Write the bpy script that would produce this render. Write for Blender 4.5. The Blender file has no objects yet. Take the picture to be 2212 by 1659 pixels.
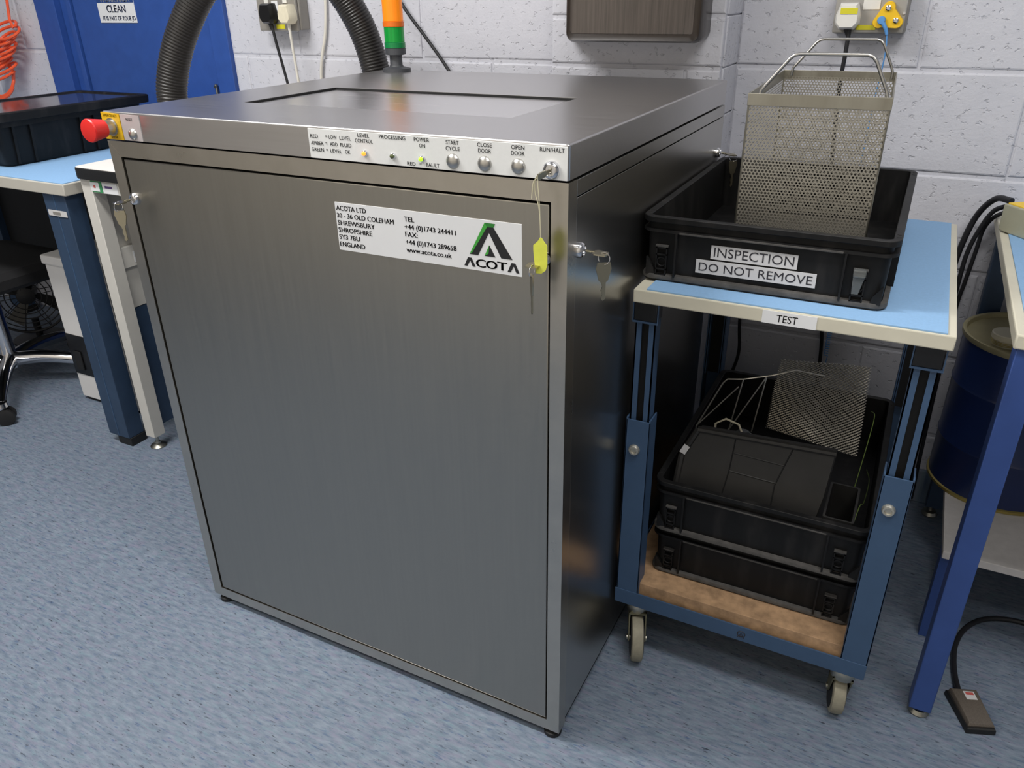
import bpy, bmesh, math, random
from mathutils import Vector, Matrix
random.seed(7)
R = math.radians
scene = bpy.context.scene
C = scene.collection

# ------------------------------------------------------------------ camera
cam_d = bpy.data.cameras.new('camera')
cam = bpy.data.objects.new('camera', cam_d); C.objects.link(cam)
CX = Vector((0.8909, 0.4546, -0.0141)); CF = Vector((-0.4119, 0.7933, -0.4483))
CX.normalize(); CF = (CF - CX * CF.dot(CX)).normalized(); CU = CX.cross(CF)
m = Matrix((CX, CU, -CF)).transposed().to_4x4(); m.translation = Vector((1.2847, -0.9401, 1.2720))
cam.matrix_world = m
cam_d.sensor_fit = 'HORIZONTAL'; cam_d.sensor_width = 36.0
cam_d.lens = 36.0 * 1682.24 / 2212.0
cam_d.clip_start = 0.02
scene.camera = cam

# ------------------------------------------------------------------ world, lights, exposure
scene.view_settings.view_transform = 'Standard'
scene.view_settings.look = 'None'
scene.view_settings.gamma = 1.0
scene.view_settings.use_curve_mapping = False
scene.view_settings.exposure = 0.33
w = bpy.data.worlds.new('world'); scene.world = w; w.use_nodes = True
w.node_tree.nodes['Background'].inputs[0].default_value = (0.8, 0.85, 0.95, 1)
w.node_tree.nodes['Background'].inputs[1].default_value = 0.0
CEIL = 2.7
LIGHTS = [(-0.45, -0.35, 40), (1.75, -0.35, 21), (-0.45, -1.4, 13), (1.75, -1.4, 7)]
for (lx, ly, e) in LIGHTS:
    ld = bpy.data.lights.new('ceiling_panel_lamp', 'AREA'); ld.shape = 'RECTANGLE'
    ld.size = 1.2; ld.size_y = 0.3; ld.energy = e; ld.color = (1.0, 0.985, 0.96)
    lo = bpy.data.objects.new('ceiling_panel_lamp', ld); C.objects.link(lo); lo.location = (lx, ly, CEIL - 0.075)

# ------------------------------------------------------------------ materials
MATS = {}
def srgb(r, g, b):
    f = lambda c: (c / 255 / 12.92) if c / 255 <= 0.04045 else ((c / 255 + 0.055) / 1.055) ** 2.4
    return (f(r), f(g), f(b), 1)
def mat(name, col, rough=0.5, metal=0.0, noise=None, bump=None, var=0.0, trans=0.0, emit=0.0, coat=0.0, spec=0.5, aniso=0.0, rvar=0.0, alpha=1.0):
    """col sRGB 0-255; noise=(sx,sy,sz) world-space frequency; var = colour variation; bump = strength"""
    M = bpy.data.materials.new(name); M.use_nodes = True; nt = M.node_tree; N = nt.nodes; L = nt.links
    p = N['Principled BSDF']; c = srgb(*col)
    p.inputs['Base Color'].default_value = c; p.inputs['Roughness'].default_value = rough
    p.inputs['Metallic'].default_value = metal; p.inputs['Specular IOR Level'].default_value = spec
    if trans: p.inputs['Transmission Weight'].default_value = trans
    if coat: p.inputs['Coat Weight'].default_value = coat; p.inputs['Coat Roughness'].default_value = 0.1
    if aniso: p.inputs['Anisotropic'].default_value = aniso
    if alpha < 1: p.inputs['Alpha'].default_value = alpha
    if emit: p.inputs['Emission Color'].default_value = c; p.inputs['Emission Strength'].default_value = emit
    if noise is None: noise = (9, 9, 9)
    if var or bump or rvar:
        g = N.new('ShaderNodeNewGeometry'); mp = N.new('ShaderNodeMapping'); L.new(g.outputs['Position'], mp.inputs['Vector'])
        mp.inputs['Scale'].default_value = noise
        t = N.new('ShaderNodeTexNoise'); t.inputs['Scale'].default_value = 1.0; t.inputs['Detail'].default_value = 6; t.inputs['Roughness'].default_value = 0.6
        L.new(mp.outputs[0], t.inputs['Vector'])
        if var:
            mx = N.new('ShaderNodeMix'); mx.data_type = 'RGBA'
            mx.inputs['A'].default_value = tuple(v * (1 - var) for v in c[:3]) + (1,)
            mx.inputs['B'].default_value = tuple(min(1, v * (1 + var)) for v in c[:3]) + (1,)
            mr = N.new('ShaderNodeMapRange'); mr.inputs[1].default_value = 0.3; mr.inputs[2].default_value = 0.7
            L.new(t.outputs['Fac'], mr.inputs[0]); L.new(mr.outputs[0], mx.inputs['Factor']); L.new(mx.outputs['Result'], p.inputs['Base Color'])
        if rvar:
            mr = N.new('ShaderNodeMapRange'); mr.inputs[1].default_value = 0.25; mr.inputs[2].default_value = 0.75
            mr.inputs[3].default_value = max(0.02, rough - rvar); mr.inputs[4].default_value = rough + rvar
            L.new(t.outputs['Fac'], mr.inputs[0]); L.new(mr.outputs[0], p.inputs['Roughness'])
        if bump:
            b = N.new('ShaderNodeBump'); b.inputs['Strength'].default_value = bump; b.inputs['Distance'].default_value = 0.002
            L.new(t.outputs['Fac'], b.inputs['Height']); L.new(b.outputs[0], p.inputs['Normal'])
    MATS[name] = M
    return M

def wall_material():
    M = bpy.data.materials.new('painted_block'); M.use_nodes = True; nt = M.node_tree; N = nt.nodes; L = nt.links
    p = N['Principled BSDF']; p.inputs['Roughness'].default_value = 0.55; p.inputs['Specular IOR Level'].default_value = 0.35
    g = N.new('ShaderNodeNewGeometry')
    def noise(sc, det, rg=0.6):
        t = N.new('ShaderNodeTexNoise'); t.inputs['Scale'].default_value = sc; t.inputs['Detail'].default_value = det; t.inputs['Roughness'].default_value = rg
        L.new(g.outputs['Position'], t.inputs['Vector']); return t
    fine = noise(160, 5); mid = noise(14, 3)
    v = N.new('ShaderNodeTexNoise'); v.inputs['Scale'].default_value = 70; v.inputs['Detail'].default_value = 4; v.inputs['Roughness'].default_value = 0.55
    mp = N.new('ShaderNodeMapping'); mp.inputs['Scale'].default_value = (0.9, 1, 1.15); L.new(g.outputs['Position'], mp.inputs['Vector']); L.new(mp.outputs[0], v.inputs['Vector'])
    pit = N.new('ShaderNodeMapRange'); pit.inputs[1].default_value = 0.32; pit.inputs[2].default_value = 0.40; pit.inputs[3].default_value = 0.0; pit.inputs[4].default_value = 1.0
    L.new(v.outputs['Fac'], pit.inputs[0])
    b1 = N.new('ShaderNodeBump'); b1.inputs['Strength'].default_value = 0.6; b1.inputs['Distance'].default_value = 0.003; L.new(pit.outputs[0], b1.inputs['Height'])
    b2 = N.new('ShaderNodeBump'); b2.inputs['Strength'].default_value = 0.55; b2.inputs['Distance'].default_value = 0.0016
    L.new(fine.outputs['Fac'], b2.inputs['Height']); L.new(b1.outputs[0], b2.inputs['Normal'])
    b3 = N.new('ShaderNodeBump'); b3.inputs['Strength'].default_value = 0.3; b3.inputs['Distance'].default_value = 0.006
    L.new(mid.outputs['Fac'], b3.inputs['Height']); L.new(b2.outputs[0], b3.inputs['Normal']); L.new(b3.outputs[0], p.inputs['Normal'])
    mx = N.new('ShaderNodeMix'); mx.data_type = 'RGBA'; mx.inputs['A'].default_value = srgb(194, 195, 204); mx.inputs['B'].default_value = srgb(208, 208, 215)
    L.new(mid.outputs['Fac'], mx.inputs['Factor']); L.new(mx.outputs['Result'], p.inputs['Base Color'])
    MATS['wall'] = M
def floor_material():
    M = bpy.data.materials.new('blue_flecked_vinyl'); M.use_nodes = True; nt = M.node_tree; N = nt.nodes; L = nt.links
    p = N['Principled BSDF']; p.inputs['Roughness'].default_value = 0.5; p.inputs['Specular IOR Level'].default_value = 0.4
    g = N.new('ShaderNodeNewGeometry')
    def noise(scale, det, lo, hi, rot=0.04, rg=0.6):
        mp = N.new('ShaderNodeMapping'); mp.inputs['Scale'].default_value = scale; mp.inputs['Rotation'].default_value = (0, 0, rot); L.new(g.outputs['Position'], mp.inputs['Vector'])
        t = N.new('ShaderNodeTexNoise'); t.inputs['Scale'].default_value = 1; t.inputs['Detail'].default_value = det; t.inputs['Roughness'].default_value = rg
        L.new(mp.outputs[0], t.inputs['Vector'])
        mr = N.new('ShaderNodeMapRange'); mr.inputs[1].default_value = lo; mr.inputs[2].default_value = hi; L.new(t.outputs['Fac'], mr.inputs[0]); return mr
    def mix(fac, a, b):
        mx = N.new('ShaderNodeMix'); mx.data_type = 'RGBA'; L.new(fac.outputs[0], mx.inputs['Factor'])
        for k, v in (('A', a), ('B', b)):
            if isinstance(v, tuple): mx.inputs[k].default_value = v
            else: L.new(v.outputs['Result'], mx.inputs[k])
        return mx
    base = mix(noise((30, 120, 1), 6, 0.3, 0.7), srgb(91, 105, 123), srgb(131, 142, 156))
    lilac = mix(noise((24, 90, 1), 4, 0.5, 0.75), base, srgb(126, 126, 146))
    teal = mix(noise((31, 110, 1), 4, 0.54, 0.72, 0.1), lilac, srgb(112, 134, 146))
    blue = mix(noise((34, 170, 1), 5, 0.57, 0.72, -0.05), teal, srgb(70, 90, 124))
    dark = mix(noise((46, 210, 1), 5, 0.59, 0.69, 0.08, 0.65), blue, srgb(46, 50, 64))
    L.new(dark.outputs['Result'], p.inputs['Base Color'])
    f = noise((300, 300, 1), 2, 0.3, 0.7)
    b = N.new('ShaderNodeBump'); b.inputs['Strength'].default_value = 0.08; b.inputs['Distance'].default_value = 0.001; L.new(f.outputs[0], b.inputs['Height']); L.new(b.outputs[0], p.inputs['Normal'])
    MATS['floor'] = M
def steel_material(name, col, rough, stretch, rv=0.06, bump=0.05):
    M = mat(name, col, rough, 1.0, noise=stretch, rvar=rv, var=bump)
    return M
def crate_material():
    """black polypropylene with grey dust lying on ledges"""
    M = bpy.data.materials.new('black_plastic_dusty'); M.use_nodes = True; nt = M.node_tree; N = nt.nodes; L = nt.links
    p = N['Principled BSDF']; p.inputs['Roughness'].default_value = 0.55; p.inputs['Specular IOR Level'].default_value = 0.3
    g = N.new('ShaderNodeNewGeometry'); t = N.new('ShaderNodeTexNoise'); t.inputs['Scale'].default_value = 35; t.inputs['Detail'].default_value = 6
    mp = N.new('ShaderNodeMapping'); mp.inputs['Scale'].default_value = (1, 1, 0.25); L.new(g.outputs['Position'], mp.inputs['Vector']); L.new(mp.outputs[0], t.inputs['Vector'])
    a = N.new('ShaderNodeMapRange'); a.inputs[1].default_value = 0.5; a.inputs[2].default_value = 0.78; a.inputs[4].default_value = 0.5; L.new(t.outputs['Fac'], a.inputs[0])
    mx = N.new('ShaderNodeMix'); mx.data_type = 'RGBA'; mx.inputs['A'].default_value = srgb(15, 15, 16); mx.inputs['B'].default_value = srgb(54, 52, 51)
    L.new(a.outputs[0], mx.inputs['Factor']); L.new(mx.outputs['Result'], p.inputs['Base Color'])
    MATS['crate'] = M
    mat('crate_ledge', (74, 72, 70), 0.75, noise=(50, 50, 50), var=0.35)
def chipboard_material():
    M = mat('chipboard', (166, 134, 102), 0.75, noise=(45, 45, 45), var=0.3, bump=0.15)
wall_material(); floor_material(); crate_material(); chipboard_material()
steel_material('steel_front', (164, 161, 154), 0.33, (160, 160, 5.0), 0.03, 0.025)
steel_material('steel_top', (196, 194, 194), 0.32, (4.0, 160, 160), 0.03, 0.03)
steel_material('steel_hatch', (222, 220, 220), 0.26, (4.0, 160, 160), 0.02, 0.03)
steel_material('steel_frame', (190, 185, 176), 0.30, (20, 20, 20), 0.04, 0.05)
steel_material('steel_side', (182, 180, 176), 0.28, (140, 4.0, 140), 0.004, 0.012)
mat('chrome', (225, 225, 228), 0.12, 1.0)
mat('nickel', (190, 188, 184), 0.32, 1.0)
mat('mesh_steel', (178, 174, 164), 0.48, 1.0, noise=(20, 20, 20), var=0.12)
mat('mesh_band', (166, 163, 152), 0.38, 1.0, noise=(30, 6, 6), var=0.12, rvar=0.1)
mat('expanded_steel', (196, 192, 184), 0.28, 1.0, noise=(40, 40, 40), var=0.15)
mat('bright_wire', (226, 222, 212), 0.35, 0.9)
mat('panel_alu', (230, 231, 230), 0.5, 0.0, noise=(200, 4, 200), var=0.02)
mat('lettering_dark', (44, 42, 48), 0.6)
mat('lettering_black', (26, 26, 30), 0.6)
mat('white_label', (226, 227, 229), 0.5, noise=(20, 20, 20), var=0.02)
mat('white_tape', (206, 204, 204), 0.45, noise=(20, 20, 20), var=0.03)
mat('logo_green', (62, 160, 58), 0.5)
mat('logo_dark_green', (40, 122, 46), 0.5)
mat('gap_black', (12, 12, 13), 0.7)
mat('rubber_black', (22, 22, 23), 0.6, noise=(60, 60, 60), var=0.2)
mat('black_gloss', (20, 20, 22), 0.3)
mat('hose_black', (40, 38, 37), 0.34, noise=(30, 30, 30), var=0.15)
mat('estop_red', (226, 42, 38), 0.35, noise=(12, 12, 12), var=0.04)
mat('estop_yellow', (222, 178, 24), 0.45, noise=(40, 40, 40), var=0.05)
mat('reset_plate', (190, 184, 184), 0.45, 0.2)
mat('led_orange', (255, 120, 40), 0.3, emit=2.2)
mat('led_green', (130, 220, 30), 0.3, emit=1.8)
mat('led_off', (84, 92, 56), 0.25)
mat('tower_orange', (240, 132, 22), 0.25, emit=0.14, noise=(260, 260, 4), var=0.12)
mat('tower_orange_dark', (214, 104, 20), 0.3)
mat('tower_red', (214, 56, 30), 0.25)
mat('tower_green', (10, 138, 52), 0.25, emit=0.03, noise=(260, 260, 4), var=0.2)
mat('tower_green_dark', (8, 118, 60), 0.3)
mat('tower_base', (58, 60, 64), 0.55)
mat('tag_yellow', (222, 226, 84), 0.7, noise=(90, 90, 90), var=0.05, bump=0.1)
mat('string_cream', (206, 200, 170), 0.8)
mat('key_metal', (176, 170, 150), 0.3, 1.0)
mat('door_blue', (46, 80, 152), 0.42, noise=(25, 25, 25), var=0.08)
mat('bench_blue', (62, 88, 120), 0.45, noise=(14, 14, 14), var=0.12)
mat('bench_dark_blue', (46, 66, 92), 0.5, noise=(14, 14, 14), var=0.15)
mat('royal_blue', (50, 76, 138), 0.42, noise=(14, 14, 14), var=0.08)
mat('trolley_blue', (58, 82, 112), 0.42, noise=(18, 18, 18), var=0.06)
mat('mat_blue', (136, 175, 214), 0.75, noise=(180, 180, 180), var=0.05, bump=0.05)
mat('mat_edge', (60, 92, 150), 0.75)
mat('beige', (204, 199, 181), 0.5, noise=(12, 12, 12), var=0.05)
mat('beige_dark', (170, 166, 150), 0.55, noise=(12, 12, 12), var=0.05)
mat('bench_edge_grey', (186, 182, 172), 0.55, noise=(12, 12, 12), var=0.04)
mat('white_frame', (206, 203, 196), 0.45, noise=(14, 14, 14), var=0.03)
mat('white_top', (228, 224, 218), 0.5, noise=(20, 20, 20), var=0.03)
mat('white_plastic', (226, 224, 218), 0.4, noise=(20, 20, 20), var=0.02)
mat('cream_plastic', (222, 214, 190), 0.45, noise=(60, 60, 60), var=0.06)
mat('socket_grey', (138, 134, 128), 0.5, noise=(30, 30, 30), var=0.05)
mat('socket_grey_light', (158, 155, 150), 0.5)
mat('sticker_yellow', (214, 206, 44), 0.55)
mat('earth_yellow', (240, 192, 34), 0.4)
mat('cord_blue', (92, 152, 214), 0.45)
mat('cable_black', (28, 28, 32), 0.5)
mat('cable_white', (218, 214, 204), 0.5)
mat('pipe_grey', (190, 192, 198), 0.5)
mat('air_orange', (240, 92, 52), 0.35, noise=(20, 20, 20), var=0.06)
mat('smoke_brown', (74, 67, 62), 0.3, noise=(220, 6, 6), var=0.3)
mat('smoke_brown_dark', (42, 35, 30), 0.25)
mat('crate_lid', (54, 54, 60), 0.10, noise=(4, 4, 4), var=0.15, rvar=0.06)
mat('caster_tread', (142, 137, 120), 0.7, noise=(70, 70, 70), var=0.15)
mat('zinc', (170, 168, 158), 0.35, 1.0, noise=(30, 30, 30), var=0.12)
mat('fork_khaki', (120, 118, 98), 0.45, 0.6)
mat('drum_blue', (26, 42, 86), 0.3, noise=(8, 8, 8), var=0.12)
mat('drum_lid', (176, 168, 134), 0.5, 0.5, noise=(20, 20, 20), var=0.08)
mat('brass_ring', (176, 160, 96), 0.35, 0.8)
mat('shelf_white', (206, 202, 200), 0.55, noise=(50, 50, 50), var=0.06)
mat('box_olive', (172, 170, 148), 0.5, noise=(60, 60, 60), var=0.03)
mat('box_yellow', (240, 200, 60), 0.5)
mat('pedal_brown', (86, 78, 70), 0.6, noise=(400, 400, 400), var=0.2, bump=0.2)
mat('bin_black', (40, 39, 38), 0.55, noise=(24, 24, 24), var=0.2)
mat('sign_blue', (40, 70, 130), 0.4)
mat('ceiling_white', (225, 225, 222), 0.8, noise=(40, 40, 40), var=0.03)
mat('plaster_warm', (224, 215, 200), 0.8, noise=(5, 5, 5), var=0.08)
mat('plaster', (150, 150, 152), 0.8, noise=(5, 5, 5), var=0.08)
mat('diffuser', (250, 250, 245), 0.4, emit=4.0)
mat('clear_plastic', (200, 205, 205), 0.08, trans=0.85)
mat('heater_white', (224, 222, 220), 0.4, noise=(15, 15, 15), var=0.02)
mat('fan_dark', (40, 40, 42), 0.4, 0.3)
mat('fan_blade', (66, 65, 63), 0.35, 0.2)
mat('fabric_dark', (16, 16, 19), 0.9, noise=(200, 200, 200), var=0.2, bump=0.2)
mat('label_green', (60, 140, 90), 0.6)
mat('label_purple', (90, 70, 120), 0.6)
mat('label_red', (190, 90, 84), 0.6)
mat('wire_green', (110, 132, 60), 0.6)
mat('bolt_zinc', (196, 192, 180), 0.4, 0.8)
mat('clear_blue_bag', (120, 124, 128), 0.25, trans=0.6)

# ------------------------------------------------------------------ mesh helpers
class MB:
    def __init__(s): s.v = []; s.f = []; s.bev = False
    def add(s, vs, fs):
        o = len(s.v); s.v += [tuple(v) for v in vs]; s.f += [tuple(i + o for i in f) for f in fs]; return s
    def box(s, x0, x1, y0, y1, z0, z1, b=0.0, rot=None):
        if b <= 0:
            vs = [(x0, y0, z0), (x1, y0, z0), (x1, y1, z0), (x0, y1, z0), (x0, y0, z1), (x1, y0, z1), (x1, y1, z1), (x0, y1, z1)]
            fs = [(0, 3, 2, 1), (4, 5, 6, 7), (0, 1, 5, 4), (1, 2, 6, 5), (2, 3, 7, 6), (3, 0, 4, 7)]
        else:
            s.bev = True; bm = bmesh.new(); bmesh.ops.create_cube(bm, size=1)
            for v in bm.verts: v.co = Vector(((x0 + x1) / 2 + v.co.x * (x1 - x0), (y0 + y1) / 2 + v.co.y * (y1 - y0), (z0 + z1) / 2 + v.co.z * (z1 - z0)))
            bmesh.ops.bevel(bm, geom=list(bm.edges), offset=b, segments=2, profile=0.5, affect='EDGES')
            bm.verts.index_update()
            vs = [v.co.copy() for v in bm.verts]; fs = [[v.index for v in f.verts] for f in bm.faces]; bm.free()
        if rot:
            c, M = Vector(rot[0]), rot[1]; vs = [c + M @ (Vector(v) - c) for v in vs]
        return s.add(vs, fs)
    def loops(s, ls, cap0=True, cap1=True, closed=True):
        n = len(ls[0]); o = len(s.v)
        for l in ls: s.v += [tuple(p) for p in l]
        for i in range(len(ls) - 1):
            for j in range(n if closed else n - 1):
                k = (j + 1) % n
                s.f.append((o + i * n + j, o + i * n + k, o + (i + 1) * n + k, o + (i + 1) * n + j))
        if cap0: s.f.append(tuple(o + j for j in reversed(range(n))))
        if cap1: s.f.append(tuple(o + (len(ls) - 1) * n + j for j in range(n)))
        return s
    def lathe(s, prof, c=(0, 0, 0), axis='z', n=24, cap0=True, cap1=True):
        """prof = [(r, h)] along axis"""
        ls = []
        for r, h in prof:
            l = []
            for k in range(n):
                a = 2 * math.pi * k / n; x, y = r * math.cos(a), r * math.sin(a)
                if axis == 'z': l.append((c[0] + x, c[1] + y, c[2] + h))
                elif axis == 'y': l.append((c[0] + x, c[1] + h, c[2] - y))
                else: l.append((c[0] + h, c[1] + x, c[2] + y))
            ls.append(l)
        return s.loops(ls, cap0, cap1)
    def lathe_dir(s, prof, c, d, n=20):
        d = Vector(d).normalized(); a = d.orthogonal().normalized(); b = d.cross(a); c = Vector(c)
        return s.loops([[c + d * h + (a * math.cos(2 * math.pi * k / n) + b * math.sin(2 * math.pi * k / n)) * r for k in range(n)] for r, h in prof])
    def cyl(s, p0, p1, r, n=14, r1=None):
        p0, p1 = Vector(p0), Vector(p1); return s.lathe_dir([(r, 0), (r if r1 is None else r1, (p1 - p0).length)], p0, p1 - p0, n)
    def tube(s, pts, r, n=8, rad=None):
        pts = [Vector(p) for p in pts]; ls = []; up = None
        for i, p in enumerate(pts):
            t = (pts[min(i + 1, len(pts) - 1)] - pts[max(i - 1, 0)]).normalized()
            if up is None: up = t.orthogonal().normalized()
            up = (up - t * up.dot(t)).normalized(); b = t.cross(up)
            rr = rad[i] if rad else r
            ls.append([p + (up * math.cos(2 * math.pi * k / n) + b * math.sin(2 * math.pi * k / n)) * rr for k in range(n)])
        return s.loops(ls)
    def prism(s, poly, y0, y1, plane='xz'):
        """polygon (ccw seen from the -y side in xz) extruded along the remaining axis"""
        f = {'xz': lambda a, b, c: (a, c, b), 'xy': lambda a, b, c: (a, b, c), 'yz': lambda a, b, c: (c, a, b)}[plane]
        return s.loops([[f(a, b, y0) for a, b in poly], [f(a, b, y1) for a, b in poly]])
    def ring(s, c, ra, rb, axis='y', n=28, m=8):
        c = Vector(c); ls = []
        for k in range(n):
            a = 2 * math.pi * k / n; l = []
            for j in range(m):
                b = 2 * math.pi * j / m; rr = ra + rb * math.cos(b); h = rb * math.sin(b)
                x, y = rr * math.cos(a), rr * math.sin(a)
                l.append(c + Vector({'y': (x, h, y), 'z': (x, y, h), 'x': (h, x, y)}[axis]))
            ls.append(l)
        o = len(s.v)
        for l in ls: s.v += [tuple(p) for p in l]
        for i in range(n):
            for j in range(m):
                i2, j2 = (i + 1) % n, (j + 1) % m
                s.f.append((o + i * m + j, o + i2 * m + j, o + i2 * m + j2, o + i * m + j2))
        return s
    def merge(s, o): return s.add(o.v, o.f)
    def mesh(s, name, off=(0, 0, 0), angle=40):
        if s.bev: angle = min(angle, 20)
        me = bpy.data.meshes.new(name); o = Vector(off)
        me.from_pydata([Vector(v) - o for v in s.v], [], s.f)
        bm = bmesh.new(); bm.from_mesh(me); bmesh.ops.recalc_face_normals(bm, faces=bm.faces); bm.to_mesh(me); bm.free()
        me.polygons.foreach_set('use_smooth', [True] * len(me.polygons)); me.set_sharp_from_angle(angle=R(angle)); me.update()
        return me
    def build(s, name, material, parent=None, local=False, angle=40):
        off = (0, 0, 0)
        if parent is not None and not local: off = ORG.get(parent.name, Vector((0, 0, 0)))
        me = s.mesh(name, off, angle); me.materials.append(MATS[material])
        ob = bpy.data.objects.new(name, me); C.objects.link(ob)
        if parent is not None:
            ob.parent = parent; ORG[ob.name] = Vector(ORG.get(parent.name, Vector((0, 0, 0))))
        else: ORG[ob.name] = Vector((0, 0, 0))
        return ob
ORG = {}
def thing(name, label, cat, loc=(0, 0, 0), rz=0.0, group=None):
    o = bpy.data.objects.new(name, None); C.objects.link(o); o.location = loc; o.rotation_euler = (0, 0, rz)
    o.empty_display_size = 0.05
    o['label'] = label; o['category'] = cat
    if group: o['group'] = group
    ORG[o.name] = Vector(loc); return o
def tag(o, label, cat, group=None):
    o['label'] = label; o['category'] = cat
    if group: o['group'] = group
    return o
def struct(o, label=None):
    o['kind'] = 'structure'
    if label: o['label'] = label
    return o
def copy_tree(o, parent=None):
    c = o.copy(); C.objects.link(c); c.parent = parent
    ORG[c.name] = ORG.get(o.name, Vector((0, 0, 0))).copy()
    for ch in list(o.children): copy_tree(ch, c)
    return c
def B(x0, x1, y0, y1, z0, z1, b=0.0): return MB().box(x0, x1, y0, y1, z0, z1, b)
def rrect(x0, x1, y0, y1, r, z, n=5):
    out = []
    for cx, cy, a0 in ((x1 - r, y1 - r, 0), (x0 + r, y1 - r, 90), (x0 + r, y0 + r, 180), (x1 - r, y0 + r, 270)):
        for k in range(n + 1):
            a = R(a0 + 90 * k / n); out.append((cx + r * math.cos(a), cy + r * math.sin(a), z))
    return out
def bez(pts, n=12):
    """Catmull-Rom through points"""
    P = [Vector(p) for p in pts]; P = [2 * P[0] - P[1]] + P + [2 * P[-1] - P[-2]]; out = []
    for i in range(1, len(P) - 2):
        for k in range(n):
            t = k / n; a, b, c, d = P[i - 1:i + 3]
            out.append(0.5 * ((2 * b) + (c - a) * t + (2 * a - 5 * b + 4 * c - d) * t * t + (3 * b - a - 3 * c + d) * t ** 3))
    out.append(P[-2]); return out

# lettering: every line of one sign becomes one flat mesh
_cap = {}
def text_mesh(txt, bold):
    cu = bpy.data.curves.new('lettering', 'FONT'); cu.body = txt; cu.offset = bold; cu.resolution_u = 3
    ob = bpy.data.objects.new('lettering', cu); C.objects.link(ob)
    dg = bpy.context.evaluated_depsgraph_get(); me = bpy.data.meshes.new_from_object(ob.evaluated_get(dg))
    vs = [v.co.copy() for v in me.vertices]; fs = [tuple(p.vertices) for p in me.polygons]
    bpy.data.objects.remove(ob); bpy.data.curves.remove(cu); bpy.data.meshes.remove(me)
    return vs, fs
def lettering(lines, frame, material, parent, bold=0.0, name='lettering', space=None):
    """lines = [(text, u, v_baseline, width, cap_height, centred)]; frame = (origin, U, V)"""
    o, U, V = (Vector(a) for a in frame); ob = None
    if bold not in _cap:
        vs, _ = text_mesh('H', 0); _cap[bold] = max(v.y for v in vs) - min(v.y for v in vs)
    for (t, u, v, wd, ch, cen) in lines:
        vs, fs = text_mesh(t, 0)
        x0 = min(p.x for p in vs); x1 = max(p.x for p in vs); sx = wd / (x1 - x0); sy = ch / _cap[bold]
        uu = u - wd / 2 if cen else u
        mb = MB()
        for dx in ((0.0,) if bold <= 0 else (-bold * ch, 0.0, bold * ch)):      # heavier strokes: the outline laid three times, a hair apart
            mb.add([o + U * (uu + dx + (p.x - x0) * sx) + V * (v + p.y * sy) for p in vs], fs)
        ob = mb.build(name, material, parent, angle=180)
    return ob
FRONT = lambda y: ((0, y, 0), (1, 0, 0), (0, 0, 1))

# ================================================================== STRUCTURE
struct(B(-3.4, 3.6, -2.0, 1.4, -0.10, 0.0).build('floor', 'floor'), 'blue flecked vinyl floor')
struct(B(-3.4, 3.6, -2.0, 1.4, CEIL, CEIL + 0.1).build('ceiling', 'ceiling_white'))
struct(B(-3.5, -3.4, -2.0, 1.4, 0, CEIL).build('wall_left', 'plaster'))
struct(B(3.6, 3.7, -2.0, 1.4, 0, CEIL).build('wall_right', 'plaster'))
struct(B(-3.4, 3.6, -2.1, -2.0, 0, CEIL).build('wall_front', 'plaster_warm'))

# block walls: backing (mortar) with every block a part of its own
YL, YP, YR = 1.10, 1.003, 1.155
PX0, PX1 = 0.402, 0.834
JOINT, REC = 0.009, 0.0035
def block_mesh(wd, ht, dp):
    bm = bmesh.new(); bmesh.ops.create_cube(bm, size=1)
    for v in bm.verts: v.co = Vector((v.co.x * wd, v.co.y * dp, v.co.z * ht))
    ed = [e for e in bm.edges if all(v.co.y < 0 for v in e.verts)]
    bmesh.ops.bevel(bm, geom=ed, offset=0.0045, segments=2, profile=0.5, affect='EDGES')
    me = bpy.data.meshes.new('block'); bm.to_mesh(me); bm.free()
    me.polygons.foreach_set('use_smooth', [True] * len(me.polygons)); me.set_sharp_from_angle(angle=R(20)); me.materials.append(MATS['wall']); return me
_bm = {}
def lay(parent, x0, x1, y, z0, z1, zj, step, length, offs, skip=None):
    """courses whose joints lie at zj + k*step, blocks `length` long, clipped to the panel; skip = opening (x0,x1,z1)"""
    k = math.floor((z0 - zj) / step)
    while zj + k * step < z1 - 0.01:
        a = max(z0, zj + k * step); b = min(z1, zj + (k + 1) * step)
        spans = [(x0, x1)]
        if skip and a < skip[2] - 0.01: spans = [(x0, skip[0]), (skip[1], x1)]
        for (sx0, sx1) in spans:
            xs = [sx0]; off = (length / 2 if k % 2 else 0) + offs; n = math.ceil((sx0 - off) / length)
            while off + n * length < sx1 - 0.02:
                if off + n * length > sx0 + 0.02: xs.append(off + n * length)
                n += 1
            xs.append(sx1)
            for p, q in zip(xs, xs[1:]):
                wd, ht = round(q - p - JOINT * .6, 3), round(b - a - JOINT, 3)
                if (wd, ht) not in _bm: _bm[(wd, ht)] = block_mesh(wd, ht, 0.03)
                o = bpy.data.objects.new('block', _bm[(wd, ht)]); C.objects.link(o)
                o.location = ((p + q) / 2 + random.uniform(-.001, .001), y + 0.015 + random.uniform(-.001, .0012), (a + b) / 2 + random.uniform(-.0012, .0012)); o.parent = parent
        k += 1
DX0, DX1, DZ = -1.712, -0.782, 2.06          # door opening
wl = MB().box(-3.4, DX0, YL + REC, 1.4, 0, CEIL).box(DX1, PX0, YL + REC, 1.4, 0, CEIL).box(DX0, DX1, YL + REC, 1.4, DZ, CEIL)
wl = struct(wl.build('wall_back', 'wall'), 'pale grey painted block wall behind the steel machine')
lay(wl, -3.4, PX0, YL, 0, CEIL, 1.105, 0.225, 0.45, -0.045, (DX0, DX1, DZ))
wp = struct(B(PX0 + REC, PX1 - REC, YP + REC, 1.4, 0, CEIL).build('wall_pier', 'wall'), 'projecting painted block pier behind the towel dispenser')
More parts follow.
